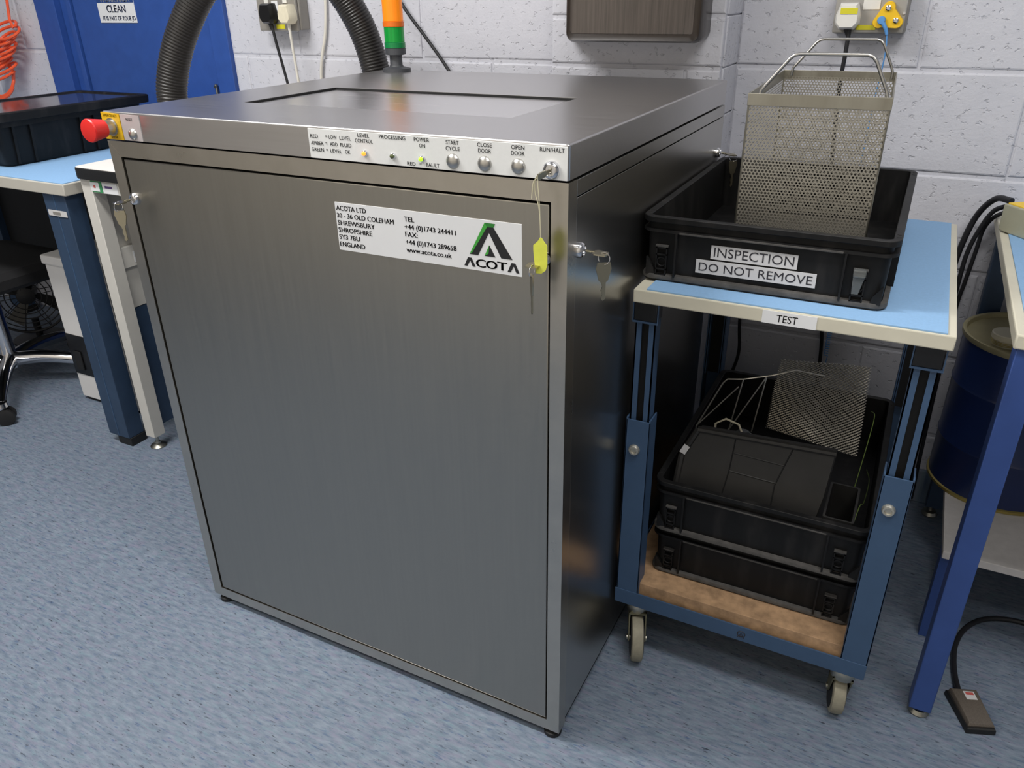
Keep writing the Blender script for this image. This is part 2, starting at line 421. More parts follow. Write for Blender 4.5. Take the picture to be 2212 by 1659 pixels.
lay(wp, PX0, PX1, YP, 0, CEIL, 1.110, 0.1105, 0.9, -0.6)
# right cheek of the pier: courses returned round the corner
k = 0
while 0.0 + k * 0.1105 < CEIL - 0.01:
    a = max(0, 1.110 - 11 * 0.1105 + k * 0.1105); b = min(CEIL, 1.110 - 10 * 0.1105 + k * 0.1105); k += 1
    if b - a < 0.02: continue
    MB().box(PX1 - 0.02, PX1 + 0.001, YP + 0.02, YR + 0.02, a + 0.0015, b - 0.0015, 0.002).build('block', 'wall', wp)
wr = struct(B(PX1, 3.6, YR + REC, 1.4, 0, CEIL).build('wall_back_bay', 'wall'), 'pale grey painted block wall behind the trolley')
lay(wr, PX1, 3.6, YR, 0, CEIL, 1.105, 0.225, 0.45, 0.34)

# door in the back wall
d1 = struct(MB().box(DX0, DX1, YL + 0.06, 1.38, 0.0, DZ).build('door_1', 'gap_black'), 'blue painted door with raised frame')
MB().box(DX0, -1.60, YL - 0.014, YL + 0.1, 0, DZ, 0.002).build('door_jamb', 'door_blue', d1)
MB().box(-1.598, -1.560, YL + 0.010, YL + 0.09, 0, DZ, 0.002).build('door_stop', 'door_blue', d1)
MB().box(-1.553, -1.530, YL - 0.002, YL + 0.09, 0, DZ, 0.002).build('door_stop', 'door_blue', d1)
MB().box(-0.855, DX1, YL - 0.014, YL + 0.1, 0, DZ, 0.002).build('door_jamb', 'door_blue', d1)
MB().box(-1.524, -0.862, YL + 0.006, YL + 0.055, 0.006, DZ - 0.05, 0.002).build('door_leaf', 'door_blue', d1)
MB().box(DX0, DX1, YL - 0.014, YL + 0.1, DZ - 0.045, DZ, 0.002).build('door_head', 'door_blue', d1)
bo = MB().cyl((-0.880, YL - 0.002, 0.86), (-0.880, YL - 0.002, 1.012), 0.005).box(-0.890, -0.870, YL - 0.001, YL + 0.007, 0.88, 0.965, 0.001)
bo.cyl((-0.880, YL - 0.010, 1.005), (-0.880, YL - 0.002, 1.005), 0.004); bo.build('door_bolt', 'zinc', d1)
# skirtings
struct(MB().box(DX1, PX0, YL - 0.012, YL + 0.001, 0, 0.1, 0.003).build('baseboard_back', 'floor'))
struct(MB().box(PX1 + 0.002, 3.6, YR - 0.012, YR + 0.001, 0, 0.1, 0.003).build('baseboard_bay', 'floor'))

# ceiling light fittings (out of frame, they carry the lamps)
for i, (lx, ly, e) in enumerate(LIGHTS):
    t = thing('ceiling_light', ['recessed ceiling light nearest the blue door', 'recessed ceiling light nearest the trolley', 'recessed ceiling light at the far left of the room', 'recessed ceiling light at the far right of the room'][i], 'light', (lx, ly, CEIL), 0, 'ceiling light panels')
    fr = MB().box(-0.64, 0.64, -0.19, -0.155, -0.07, 0).box(-0.64, 0.64, 0.155, 0.19, -0.07, 0).box(-0.64, -0.605, -0.155, 0.155, -0.07, 0).box(0.605, 0.64, -0.155, 0.155, -0.07, 0)
    fr.build('housing', 'ceiling_white', t, local=True)
    B(-0.605, 0.605, -0.155, 0.155, -0.012, -0.002).build('reflector', 'ceiling_white', t, local=True)

# ================================================================== STEEL MACHINE
W, D, H, LH = 0.884, 0.856, 1.100, 0.0475
ZB = 0.019
mc = thing('cleaning_machine', 'large brushed stainless steel cabinet machine with control strip and company label', 'machine', (W / 2, D / 2, 0))
zl = H - LH            # underside of lid
RT, RL, DR = 1.0235, 0.0255, 0.859     # door opening
zr = 0.0437
# front frame mitred: stiles and rails
MB().prism([(0, ZB), (RL, zr), (RL, RT), (0, zl - 0.002)], 0.0, 0.03).build('frame_stile', 'steel_frame', mc)
MB().prism([(W, ZB), (W, zl - 0.002), (DR, RT), (DR, zr)], 0.0, 0.03).build('frame_stile', 'steel_frame', mc)
MB().prism([(0, zl - 0.002), (RL, RT), (DR, RT), (W, zl - 0.002)], 0.0005, 0.03).build('frame_rail', 'steel_frame', mc)
MB().prism([(0, ZB), (W, ZB), (DR, zr), (RL, zr)], 0.0005, 0.03).build('frame_rail', 'steel_frame', mc)
B(0.004, W - 0.004, 0.028, 0.034, ZB + 0.01, zl - 0.01).build('door_recess', 'gap_black', mc)
door = MB().box(RL + 0.003, DR - 0.003, 0.0015, 0.026, zr + 0.0025, RT - 0.0035, 0.002).build('door', 'steel_front', mc)
# side panels with a seam line near the top
MB().box(W - 0.012, W, 0.03, D, 1.0275, zl - 0.003, 0.0006).box(W - 0.012, W, 0.03, D, ZB + 0.014, 1.0255, 0.0006).build('side_panel', 'steel_side', mc)
MB().box(0, 0.012, 0.03, D, ZB + 0.002, zl - 0.003, 0.0008).build('side_panel', 'steel_side', mc)
B(0.012, W - 0.012, D - 0.014, D - 0.002, ZB + 0.002, zl - 0.003).build('back_panel', 'steel_side', mc)
B(0.012, W - 0.012, 0.04, D - 0.014, ZB + 0.004, ZB + 0.012).build('base_plate', 'gap_black', mc)
B(W - 0.018, W - 0.002, 0.03, D - 0.005, ZB + 0.004, ZB + 0.03).build('plinth', 'gap_black', mc)
# lid with sunken hatch
HX0, HX1, HY0, HY1 = 0.155, 0.708, 0.182, 0.449
lid = MB(); bv = 0.0035
def lid_loop(ins, z): return rrect(ins, W - ins, ins, D - ins, 0.004, z, 3)
n = len(lid_loop(0, 0))
outer = [lid_loop(0.002, zl), lid_loop(0, zl + 0.001)] + [lid_loop(bv * (1 - math.cos(R(15 * q))), H - bv * (1 - math.sin(R(15 * q)))) for q in range(7)]
lid.loops(outer, True, False)
# top sheet ring between outer edge and hatch opening
hat = rrect(HX0, HX1, HY0, HY1, 0.003, H, 3)
hatd = rrect(HX0, HX1, HY0, HY1, 0.003, H - 0.0075, 3)
o0 = len(lid.v) - n; o1 = len(lid.v); lid.v += hat + hatd
for j in range(n):
    kx = (j + 1) % n
    lid.f.append((o0 + j, o0 + kx, o1 + kx, o1 + j)); lid.f.append((o1 + j, o1 + kx, o1 + n + kx, o1 + n + j))
lid = lid.build('lid', 'steel_top', mc, angle=1)
B(HX0 - 0.01, HX1 + 0.01, HY0 - 0.01, HY1 + 0.01, H - 0.013, H - 0.0085).build('hatch_well', 'gap_black', mc)
MB().box(HX0 + 0.0035, HX1 - 0.0005, HY0 + 0.0005, HY1 - 0.004, H - 0.0085, H - 0.0042, 0.0004).build('hatch', 'steel_hatch', mc)
MB().box(HX0, HX1, HY1 - 0.0012, HY1, H - 0.0085, H - 0.0006).box(HX0, HX0 + 0.0012, HY0, HY1 - 0.0013, H - 0.0085, H - 0.0006).build('hatch_gap_shadow', 'gap_black', mc)  # black strips standing in for the shadow in the hatch's rear and left gap
# feet
for fx, fy in ((0.022, 0.016), (W - 0.019, 0.016), (0.03, D - 0.05), (W - 0.03, D - 0.05)):
    MB().lathe([(0.012, 0), (0.017, 0.001), (0.017, 0.009), (0.006, 0.012), (0.006, 0.03)], (fx, fy, 0), n=20).build('foot', 'rubber_black', mc)

# control strip
PXa, PXb = 0.4595, 0.8825
cp = MB().box(PXa, PXb, -0.0015, 0.0002, 1.0535, 1.0965, 0.0004).build('control_panel', 'panel_alu', mc)
cp['label'] = 'silver control strip with buttons, lamps and printed captions'
F0 = FRONT(-0.0019); ch = 0.0052
L = [('RED', .4638, 1.0832, .0143, ch, 0), ('=', .4925, 1.0840, .0034, ch, 0), ('LOW', .4987, 1.0835, .0145, ch, 0), ('LEVEL', .5185, 1.0835, .0208, ch, 0),
     ('AMBER', .4636, 1.0733, .0238, ch, 0), ('=', .4912, 1.0738, .0034, ch, 0), ('ADD', .4998, 1.0735, .0138, ch, 0), ('FLUID', .5187, 1.0735, .0202, ch, 0),
     ('GREEN', .4634, 1.0640, .0232, ch, 0), ('=', .4912, 1.0645, .0034, ch, 0), ('LEVEL', .4989, 1.0640, .0212, ch, 0), ('OK', .5262, 1.0640, .0094, ch, 0),
     ('LEVEL', .5622, 1.0893, .0206, ch, 1), ('CONTROL', .5622, 1.0816, .0314, ch, 1), ('PROCESSING', .6123, 1.0896, .0448, ch, 1),
     ('POWER', .6618, 1.0895, .0250, ch, 1), ('ON', .6622, 1.0815, .0095, ch, 1), ('RED', .6353, 1.0553, .0139, ch, 0), ('=', .6560, 1.0561, .0034, ch, 0), ('FAULT', .6679, 1.0560, .0210, ch, 0),
     ('START', .7115, 1.0888, .0204, ch, 1), ('CYCLE', .7118, 1.0809, .0221, ch, 1), ('CLOSE', .7617, 1.0888, .0226, ch, 1), ('DOOR', .7616, 1.0812, .0196, ch, 1),
     ('OPEN', .8115, 1.0890, .0194, ch, 1), ('DOOR', .8115, 1.0814, .0194, ch, 1), ('RUN/HALT', .8610, 1.0890, .0346, ch, 1)]
lettering(L, F0, 'lettering_dark', cp, 0.012)
for x, z, mt, nm in ((.5628, 1.0672, 'led_orange', 'lit orange lamp'), (.6124, 1.0668, 'led_off', 'unlit lamp'), (.6611, 1.0663, 'led_green', 'lit green lamp')):
    il = MB().lathe([(0.0036, -0.0055), (0.0042, -0.005), (0.0050, -0.001), (0.0050, 0.001)], (x, 0, z), 'y', 20)
    il = il.build('indicator_bezel', 'chrome', cp)
    ll = MB().lathe([(0.0008, -0.0090), (0.0022, -0.0083), (0.0032, -0.0065), (0.0034, -0.005)], (x, 0, z), 'y', 18).build('indicator_lamp', mt, cp); ll['label'] = nm
for x, z in ((.7112, 1.0665), (.7610, 1.0668), (.8118, 1.0670)):
    MB().lathe([(0.0004, -0.0078), (0.004, -0.0074), (0.0075, -0.006), (0.0098, -0.0038), (0.0106, -0.0018), (0.0106, 0.0005)], (x, 0, z), 'y', 28).build('push_button', 'nickel', cp)
def lock(parent, c, d, r=0.0112, name='lock'):
    lk = MB().lathe_dir([(r, -0.001), (r, 0.004), (r * 0.83, 0.0075), (r * 0.62, 0.0085), (r * 0.60, 0.0065), (r * 0.5, 0.0065)], c, d, 24)
    return lk.build(name, 'chrome', parent)
ks = lock(cp, (.8609, -0.001, 1.0664), (0, -1, 0), 0.0120, 'key_switch')

# emergency stop and reset
es = MB().prism([(0.0015, 1.0535), (0.0465, 1.0535), (0.0465, 1.0968), (0.0015, 1.0985)], -0.0020, 0.0).build('stop_plate', 'estop_yellow', mc)
es['label'] = 'yellow emergency stop plate'
lettering([('EMERGENCY', .0245, 1.0915, .034, .0038, 1), ('STOP', .0245, 1.0555, .016, .0034, 1)], FRONT(-0.0024), 'lettering_dark', es, 0.004)
sx, sz = 0.0235, 1.0745
MB().lathe([(0.0125, -0.020), (0.0128, -0.004), (0.0150, -0.004), (0.0150, 0.0)], (sx, 0, sz), 'y', 28).build('stop_collar', 'nickel', es)
kn = MB().lathe([(0.0004, -0.0505), (0.012, -0.0503), (0.0183, -0.0492), (0.0196, -0.0470), (0.0150, -0.020), (0.0110, -0.0185)], (sx, 0, sz), 'y', 36).build('stop_button', 'estop_red', es)
kn['label'] = 'red mushroom stop button'
rp = MB().prism([(0.0475, 1.0538), (0.0930, 1.0538), (0.0945, 1.0960), (0.0475, 1.0968)], -0.0012, 0.0).build('reset_plate', 'reset_plate', mc)
lettering([('RESET', .0700, 1.0870, .016, .0040, 1)], FRONT(-0.0016), 'lettering_dark', rp, 0.004)
MB().lathe([(0.0004, -0.0075), (0.004, -0.0070), (0.0080, -0.0048), (0.0098, -0.0020), (0.0100, 0.0005)], (.0722, 0, 1.0652), 'y', 26).build('push_button', 'nickel', rp)

# company label on the door
nx0, nx1, nz0, nz1 = .4932, .8150, .9135, .9890
npl = MB().box(nx0, nx1, 0.0004, 0.0016, nz0, nz1).build('company_label', 'white_label', mc)
npl['label'] = 'white company label with address and logo'
FL = FRONT(0.0001); ch = 0.0072
L = [('ACOTA LTD', .4957, .9769, .0560, ch, 0), ('30 - 36 OLD COLEHAM', .4957, .9654, .1060, ch, 0), ('SHREWSBURY', .4957, .9540, .0700, ch, 0), ('SHROPSHIRE', .4957, .9427, .0640, ch, 0),
     ('SY3 7BU', .4957, .9315, .0395, ch, 0), ('ENGLAND', .4957, .9199, .0480, ch, 0),
     ('TEL', .6210, .9725, .0174, ch, 0), ('+44 (0)1743 244411', .6210, .9613, .0878, ch, 0), ('FAX:', .6210, .9498, .0220, ch, 0), ('+44 (0)1743 289658', .6210, .9380, .0880, ch, 0), ('www.acota.co.uk', .6212, .9260, .0790, ch, 0)]
lettering(L, FL, 'lettering_black', npl, 0.04)
def flat(poly, name, mt, parent, y=0.0001):
    mb = MB(); mb.add([(a, y, b) for a, b in poly], [tuple(range(len(poly)))]); return mb.build(name, mt, parent)
flat([(.7310, .9367), (.7452, .9367), (.7637, .9712), (.7825, .9367), (.8005, .9367), (.7711, .9795), (.7741, .9850), (.7571, .9854), (.7608, .9792)], 'logo_mark', 'lettering_black', npl)
flat([(.7310, .9367), (.7358, .9400), (.7608, .9792), (.7571, .9854)], 'logo_mark', 'logo_green', npl, -0.0001)
flat([(.7571, .9854), (.7608, .9792), (.7711, .9797), (.7741, .9850)], 'logo_mark', 'logo_dark_green', npl, -0.0001)
flat([(.7555, .9369), (.7733, .9369), (.7637, .9536)], 'logo_mark', 'lettering_black', npl)
flat([(.7555, .9369), (.7622, .9408), (.7637, .9536)], 'logo_mark', 'logo_green', npl, -0.0001)
# wide logotype: A as an open wedge, then C O T, then the wedge again
def wedge(x, wd, z0, ht, t):
    return [(x, z0), (x + t, z0), (x + wd * .5 + t * .12, z0 + ht * .66), (x + wd - t, z0), (x + wd, z0), (x + wd * .5 + t * .62, z0 + ht), (x + wd * .5 - t * .62, z0 + ht)]
flat(wedge(.7214, .0190, .9183, .0132, .0050), 'logo_letter', 'lettering_black', npl)
flat(wedge(.7922, .0190, .9180, .0140, .0050), 'logo_letter', 'lettering_black', npl)
lettering([('C', .7414, .9190, .0155, .0118, 0), ('O', .7578, .9190, .0178, .0118, 0), ('T', .7764, .9190, .0150, .0122, 0)], FL, 'lettering_black', npl, 0.06, 'logo_letter')

# door and side locks
lock(mc, (0.0360, 0.002, 0.9505), (0, -1, 0)); lock(mc, (0.8480, 0.002, 0.9445), (0, -1, 0))
lock(mc, (W, 0.040, 0.9510), (1, 0, 0)); lock(mc, (W, 0.819, 0.9550), (1, 0, 0))

# signal tower on the lid
TX, TY = 0.066, 0.805
st = MB().lathe([(0.035, 0), (0.035, 0.008), (0.018, 0.012), (0.0155, 0.016), (0.0155, 0.038), (0.0255, 0.040), (0.0255, 0.054), (0.024, 0.055)], (TX, TY, H), n=32).build('signal_tower_base', 'tower_base', mc)
def seg(z0, z1, mt, rr, name='signal_lens'):
    p = [(rr - 0.001, z0), (rr, z0 + 0.001)]
    p += [(rr, z1 - 0.001), (rr - 0.001, z1)]
    return MB().lathe(p, (TX, TY, H), n=36).build(name, mt, st)
seg(0.055, 0.068, 'tower_green_dark', 0.0258, 'signal_collar'); seg(0.068, 0.103, 'tower_green', 0.0245)
seg(0.103, 0.115, 'tower_orange_dark', 0.0262, 'signal_collar'); seg(0.115, 0.168, 'tower_orange', 0.0248)
seg(0.168, 0.178, 'tower_red', 0.0262, 'signal_collar'); seg(0.178, 0.230, 'tower_red', 0.0248); seg(0.230, 0.240, 'tower_base', 0.0255, 'signal_cap')

# keys
def key_mesh(bow_w=0.022, bow_h=0.026, blade=0.030):
    """key hanging bow up: top of bow at z=0, in xz plane"""
    mb = MB(); o = []; t = 0.0011
    poly = [(-bow_w * .42, 0), (bow_w * .42, 0), (bow_w * .5, -bow_h * .35), (bow_w * .3, -bow_h), (bow_w * .16, -bow_h * 1.1), (bow_w * .16, -bow_h - blade * .9), (0, -bow_h - blade), (-bow_w * .12, -bow_h - blade * .9),
            (-bow_w * .05, -bow_h - blade * .7), (-bow_w * .14, -bow_h - blade * .5), (-bow_w * .06, -bow_h - blade * .3), (-bow_w * .16, -bow_h * 1.1), (-bow_w * .3, -bow_h), (-bow_w * .5, -bow_h * .35)]
    return mb.prism(list(reversed(poly)), -t, t)
def keyset(name, label, base, d, side, drop=0.014, hang_rot=0.2):
    """one key pushed into a lock pointing along d, a second hanging from it on a split ring"""
    t = thing(name, label, 'keys', base); d = Vector(d)
    a = MB(); b = Vector(base)
    a.cyl(b + d * 0.003, b + d * 0.016, 0.0022, 8)
    s = Vector((0, 0, 1)).cross(d).normalized()
    p = [b + d * 0.014 + s * .0, b + d * 0.034]
    bow = [b + d * 0.012 + s * 0.003, b + d * 0.018 + s * 0.010, b + d * 0.034 + s * 0.0085, b + d * 0.036, b + d * 0.034 - s * 0.0085, b + d * 0.018 - s * 0.010, b + d * 0.012 - s * 0.003]
    up = Vector((0, 0, 0.0011)); a.loops([[q - up for q in bow], [q + up for q in bow]]); a.build('key', 'key_metal', t)
    rg = b + d * 0.030 + Vector((0, 0, -0.006)); MB().ring(rg, 0.0085, 0.0007, 'y' if abs(d.x) > .5 else 'x', 22, 6).build('split_ring', 'chrome', t)
    k = key_mesh(); M = Matrix.Rotation(hang_rot + (R(90) if side else 0), 3, 'Z'); top = rg + Vector((0, 0, -0.006))
    k.v = [tuple(top + M @ Vector(v)) for v in k.v]; k.build('key', 'key_metal', t)
    return t
keyset('key_ring', 'pair of keys hanging from the lock at the door\'s top left corner', (0.0360, -0.006, 0.9505), (0, -1, -0.02), False, hang_rot=0.35)
keyset('key_ring', 'pair of keys hanging from the side lock near the front edge', (W + 0.008, 0.040, 0.9510), (1, 0, -0.05), False, hang_rot=0.6)
keyset('key_ring', 'pair of keys in the side lock at the rear, above the black crate', (W + 0.008, 0.819, 0.9550), (1, 0, -0.1), False, hang_rot=0.9)
keyset('key_ring', 'pair of keys in the door lock behind the yellow tag', (0.8480, -0.006, 0.9445), (0, -1, -0.02), False, hang_rot=-0.95)
# tagged key in the run/halt switch
tk = thing('tagged_key', 'small key with yellow paper tag on string hanging from the control strip', 'key', (.8609, -0.010, 1.0664))
kd = Vector((-0.42, -1, -0.28)).normalized(); kb = Vector((.8609, -0.009, 1.0664)); s = Vector((0.1, -0.25, 1)); s = (s - kd * s.dot(kd)).normalized()
kk = MB(); nrm = kd.cross(s) * 0.0011
bow = [kb - kd * 0.002 + s * 0.0022, kb + kd * 0.006 + s * 0.0024, kb + kd * 0.009 + s * 0.0045, kb + kd * 0.021 + s * 0.0040, kb + kd * 0.023, kb + kd * 0.021 - s * 0.0040, kb + kd * 0.009 - s * 0.0045, kb + kd * 0.006 - s * 0.0024, kb - kd * 0.002 - s * 0.0022]
kk.loops([[q - nrm for q in bow], [q + nrm for q in bow]]).build('key', 'key_metal', tk)
ke = kb + kd * 0.021; kx, ky = ke.x, ke.y
tagtop = Vector((0.8585, -0.030, 0.9815))
MB().tube(bez([ke + Vector((0, 0, 0.004)), (kx - 0.004, ky, ke.z - 0.004), (kx - 0.0045, ky + 0.001, ke.z - 0.02), (0.8560, -0.030, 1.02), tagtop - Vector((0, 0, 0.004))], 8), 0.0006, 6).build('string', 'string_cream', tk)
MB().tube(bez([ke + Vector((0, -0.002, 0.003)), (kx + 0.001, ky - 0.002, ke.z - 0.01), (0.8572, -0.031, 1.02), tagtop - Vector((0, 0, 0.004))], 8), 0.0006, 6).build('string', 'string_cream', tk)
MB().tube(bez([ke, (kx - 0.006, ky, ke.z - 0.006), (kx - 0.008, ky, ke.z - 0.018), (kx - 0.009, ky, ke.z - 0.028)], 6), 0.0007, 6).build('string', 'string_cream', tk)
tg = [(.8547, .9790), (.8573, .9835), (.8600, .9835), (.8628, .9795), (.8680, .9735), (.8684, .9470), (.8660, .9395), (.8600, .9345), (.8515, .9338), (.8500, .9440), (.8478, .9660), (.8478, .9725)]
MB().prism(tg, -0.0310, -0.0300).build('paper_tag', 'tag_yellow', tk)

# ================================================================== EXHAUST HOSE
def corrugated(path, r, pitch, amp):
    P = [Vector(p) for p in path]; L = [0]
    for a, b in zip(P, P[1:]): L.append(L[-1] + (b - a).length)
    n = int(L[-1] / (pitch / 4)); pts, rad = [], []; j = 0
    for i in range(n + 1):
        s = L[-1] * i / n
        while j < len(L) - 2 and L[j + 1] < s: j += 1
        pts.append(P[j].lerp(P[j + 1], (s - L[j]) / max(1e-9, L[j + 1] - L[j]))); rad.append(r + (0, amp, amp, 0)[i % 4] - amp * .5)
    return MB().tube(pts, r, 24, rad)
hp = bez([(-0.470, 0.555, 0.8765), (-0.468, 0.555, 1.00), (-0.462, 0.56, 1.08), (-0.425, 0.585, 1.19), (-0.355, 0.635, 1.31), (-0.275, 0.715, 1.385), (-0.195, 0.80, 1.375), (-0.145, 0.86, 1.30), (-0.105, 0.90, 1.20), (-0.082, 0.915, 1.10), (-0.072, 0.92, 1.00), (-0.06, 0.925, 0.88), (-0.06, 0.925, 0.70)], 20)
hs = corrugated(hp, 0.0375, 0.0075, 0.0016).build('exhaust_hose', 'hose_black', angle=30)
tag(hs, 'thick black corrugated hose arching behind the steel machine', 'hose')

# ================================================================== TROLLEY
TT = 0.825; X0, X1, Y0, Y1 = 0.8965, 1.380, 0.2560, 0.920
tr = thing('tool_trolley', 'blue steel trolley on castors with cream top edge and TEST label', 'trolley', ((X0 + X1) / 2, (Y0 + Y1) / 2, 0))
top = MB().box(X0, X1, Y0, Y1, TT - 0.0235, TT, 0.0022).build('table_top', 'beige', tr)
tm = MB().box(X0 + 0.022, X1 - 0.012, Y0 + 0.0035, Y1 - 0.004, TT, TT + 0.0028, 0.0006)
tag(tm.build('bench_mat', 'mat_blue'), 'light blue mat on the trolley under the inspection crate', 'mat', 'blue bench mats')
lb = MB().box(1.1095, 1.1912, Y0 - 0.0008, Y0 + 0.0004, 0.8022, 0.8232).build('paper_label', 'white_label', tr); lb['label'] = 'white label reading TEST'
lettering([('TEST', 1.1475, .8065, .0318, .0118, 1)], FRONT(Y0 - 0.0011), 'lettering_dark', lb, 0.002)
LW = 0.046; LXL, LXR = X0 - 0.004 + 0.0, X1 - 0.005
FZ0, FZ1 = 0.131, 0.170
YF, YBk = 0.272, 0.905
def leg(x0, yf, facing):
    """outer channel with telescopic slotted strut; yf = front plane, channel runs back along +y*facing"""
    x1 = x0 + LW; a, b = (yf, yf + 0.040) if facing > 0 else (yf - 0.040, yf)
    lz = 0.567
    g = MB().box(x0, x1, yf if facing > 0 else yf - 0.003, yf + 0.003 if facing > 0 else yf, FZ0, lz, 0.0008)
    g.box(x0, x0 + 0.003, a, b, FZ0, lz + 0.004, 0.0008).box(x1 - 0.003, x1, a, b, FZ0, lz + 0.004, 0.0008)
    o = g.build('leg', 'trolley_blue', tr)
    s0, s1 = x0 + 0.0045, x1 - 0.0055; fy = yf + 0.006 * facing; ya, yb = sorted((fy, fy + 0.030 * facing)); yfa, yfb = sorted((fy, fy + 0.0025 * facing))
    s = MB().box(s0, s0 + 0.0115, yfa, yfb, 0.40, 0.762).box(s1 - 0.0115, s1, yfa, yfb, 0.40, 0.762)
    s.box(s0, s0 + 0.0025, ya, yb, 0.40, 0.80).box(s1 - 0.0025, s1, ya, yb, 0.40, 0.80); s.build('strut', 'trolley_blue', o)
    yg = sorted((fy + 0.012 * facing, fy + 0.014 * facing)); B(s0 + 0.003, s1 - 0.003, yg[0], yg[1], 0.40, 0.762).build('strut_slot', 'gap_black', o)
    yc = sorted((yf + 0.001 * facing, yf + 0.034 * facing)); MB().box(x0 + 0.002, x1 - 0.003, yc[0], yc[1], 0.763, TT - 0.0236, 0.0015).build('end_cap', 'black_gloss', o)
    rim = MB(); yr = sorted((yf, yf + 0.004 * facing)); rim.box(x0, x1, yr[0], yr[1], 0.7595, 0.7630).box(x0, x0 + 0.002, yr[0], yr[1], 0.763, TT - 0.024).box(x1 - 0.002, x1, yr[0], yr[1], 0.763, TT - 0.024); rim.build('cap_rim', 'trolley_blue', o)
    bx = (x0 + x1) / 2 - 0.004
    MB().lathe_dir([(0.0108, -0.001), (0.0108, 0.003), (0.009, 0.0065), (0.0062, 0.0068), (0.0055, 0.004), (0.0015, 0.004)], (bx, yf, 0.505), (0, -facing, 0), 20).build('bolt', 'bolt_zinc', o)
    return o
leg(X0 - 0.004, YF, 1); leg(X1 - 0.0055 - LW + 0.001, YF, 1)
leg(X0 - 0.002, YBk, -1); leg(X1 - LW - 0.002, YBk, -1)
xa, xb = X0 - 0.006, X1 - 0.0045
MB().box(xa, xb, YF - 0.0015, YF + 0.0015, FZ0, FZ1 - 0.004, 0.0006).box(xa, xb, YF + 0.001, YF + 0.03, FZ0, FZ0 + 0.003).build('front_rail', 'trolley_blue', tr)
MB().box(xa, xb, YBk - 0.0015, YBk + 0.0015, FZ0, FZ1 - 0.004, 0.0006).build('rear_rail', 'trolley_blue', tr)
for x in (xa, xb - 0.003): MB().box(x, x + 0.003, YF, YBk, FZ0, FZ1 - 0.004, 0.0006).build('side_rail', 'trolley_blue', tr)
qm = MB().ring((1.151, YF - 0.0018, 0.1485), 0.0070, 0.0010, 'y', 24, 5); qm.tube([(1.1445, YF - 0.002, .1395), (1.151, YF - 0.002, .1510), (1.1575, YF - 0.002, .1395)], 0.0007, 5).tube([(1.147, YF - 0.002, .1440), (1.155, YF - 0.002, .1440)], 0.0006, 5).build('monogram', 'lettering_dark', tr)
SH = 0.186
MB().box(X0 + 0.006, X1 - 0.012, YF + 0.010, YBk - 0.01, FZ1 - 0.016, SH, 0.001).build('shelf_board', 'chipboard', tr)
def caster(px, py, wx, wy, name='caster'):
    p = Vector((px, py, 0)); q = Vector((wx, wy, 0)); r = 0.049
    o = MB().lathe([(0.022, 0.105), (0.023, 0.112), (0.024, 0.122), (0.018, FZ0)], (px, py, 0), n=24).build(name, 'zinc', tr)
    d = (q - p); d = d.normalized() if d.length > 1e-4 else Vector((0, 1, 0)); s = Vector((-d.y, d.x, 0))
    c = Vector((wx, wy, r))
    MB().lathe_dir([(r - 0.006, -0.0125), (r - 0.001, -0.0105), (r, -0.006), (r, 0.006), (r - 0.001, 0.0105), (r - 0.006, 0.0125)], c, s, 30).build('wheel', 'caster_tread', o)
    MB().lathe_dir([(r - 0.009, -0.0133), (r - 0.009, 0.0133)], c, s, 26).build('hub_disc', 'rubber_black', o)
    f = MB(); fk = []
    for sg in (-1, 1):
        off = s * (0.017 * sg)
        pa = [p + off + d * -0.018 + Vector((0, 0, 0.108)), p + off + d * 0.020 + Vector((0, 0, 0.108)), c + off + d * 0.012 + Vector((0, 0, 0.0)), c + off + Vector((0, 0, -0.012)), c + off + d * -0.012]
        f.loops([[v - s * 0.0012 for v in pa], [v + s * 0.0012 for v in pa]])
    pt = [p + s * 0.018 + d * -0.018, p + s * 0.018 + d * 0.022, p - s * 0.018 + d * 0.022, p - s * 0.018 + d * -0.018]
    f.loops([[v + Vector((0, 0, 0.104)) for v in pt], [v + Vector((0, 0, 0.108)) for v in pt]]); f.build('fork', 'fork_khaki', o)
    MB().cyl(c - s * 0.021, c + s * 0.021, 0.006, 12).build('axle', 'zinc', o)
    return o
caster(0.933, 0.298, 0.943, 0.272); caster(1.341, 0.298, 1.338, 0.318); caster(0.93, 0.862, 0.935, 0.885); caster(1.34, 0.862, 1.335, 0.888)

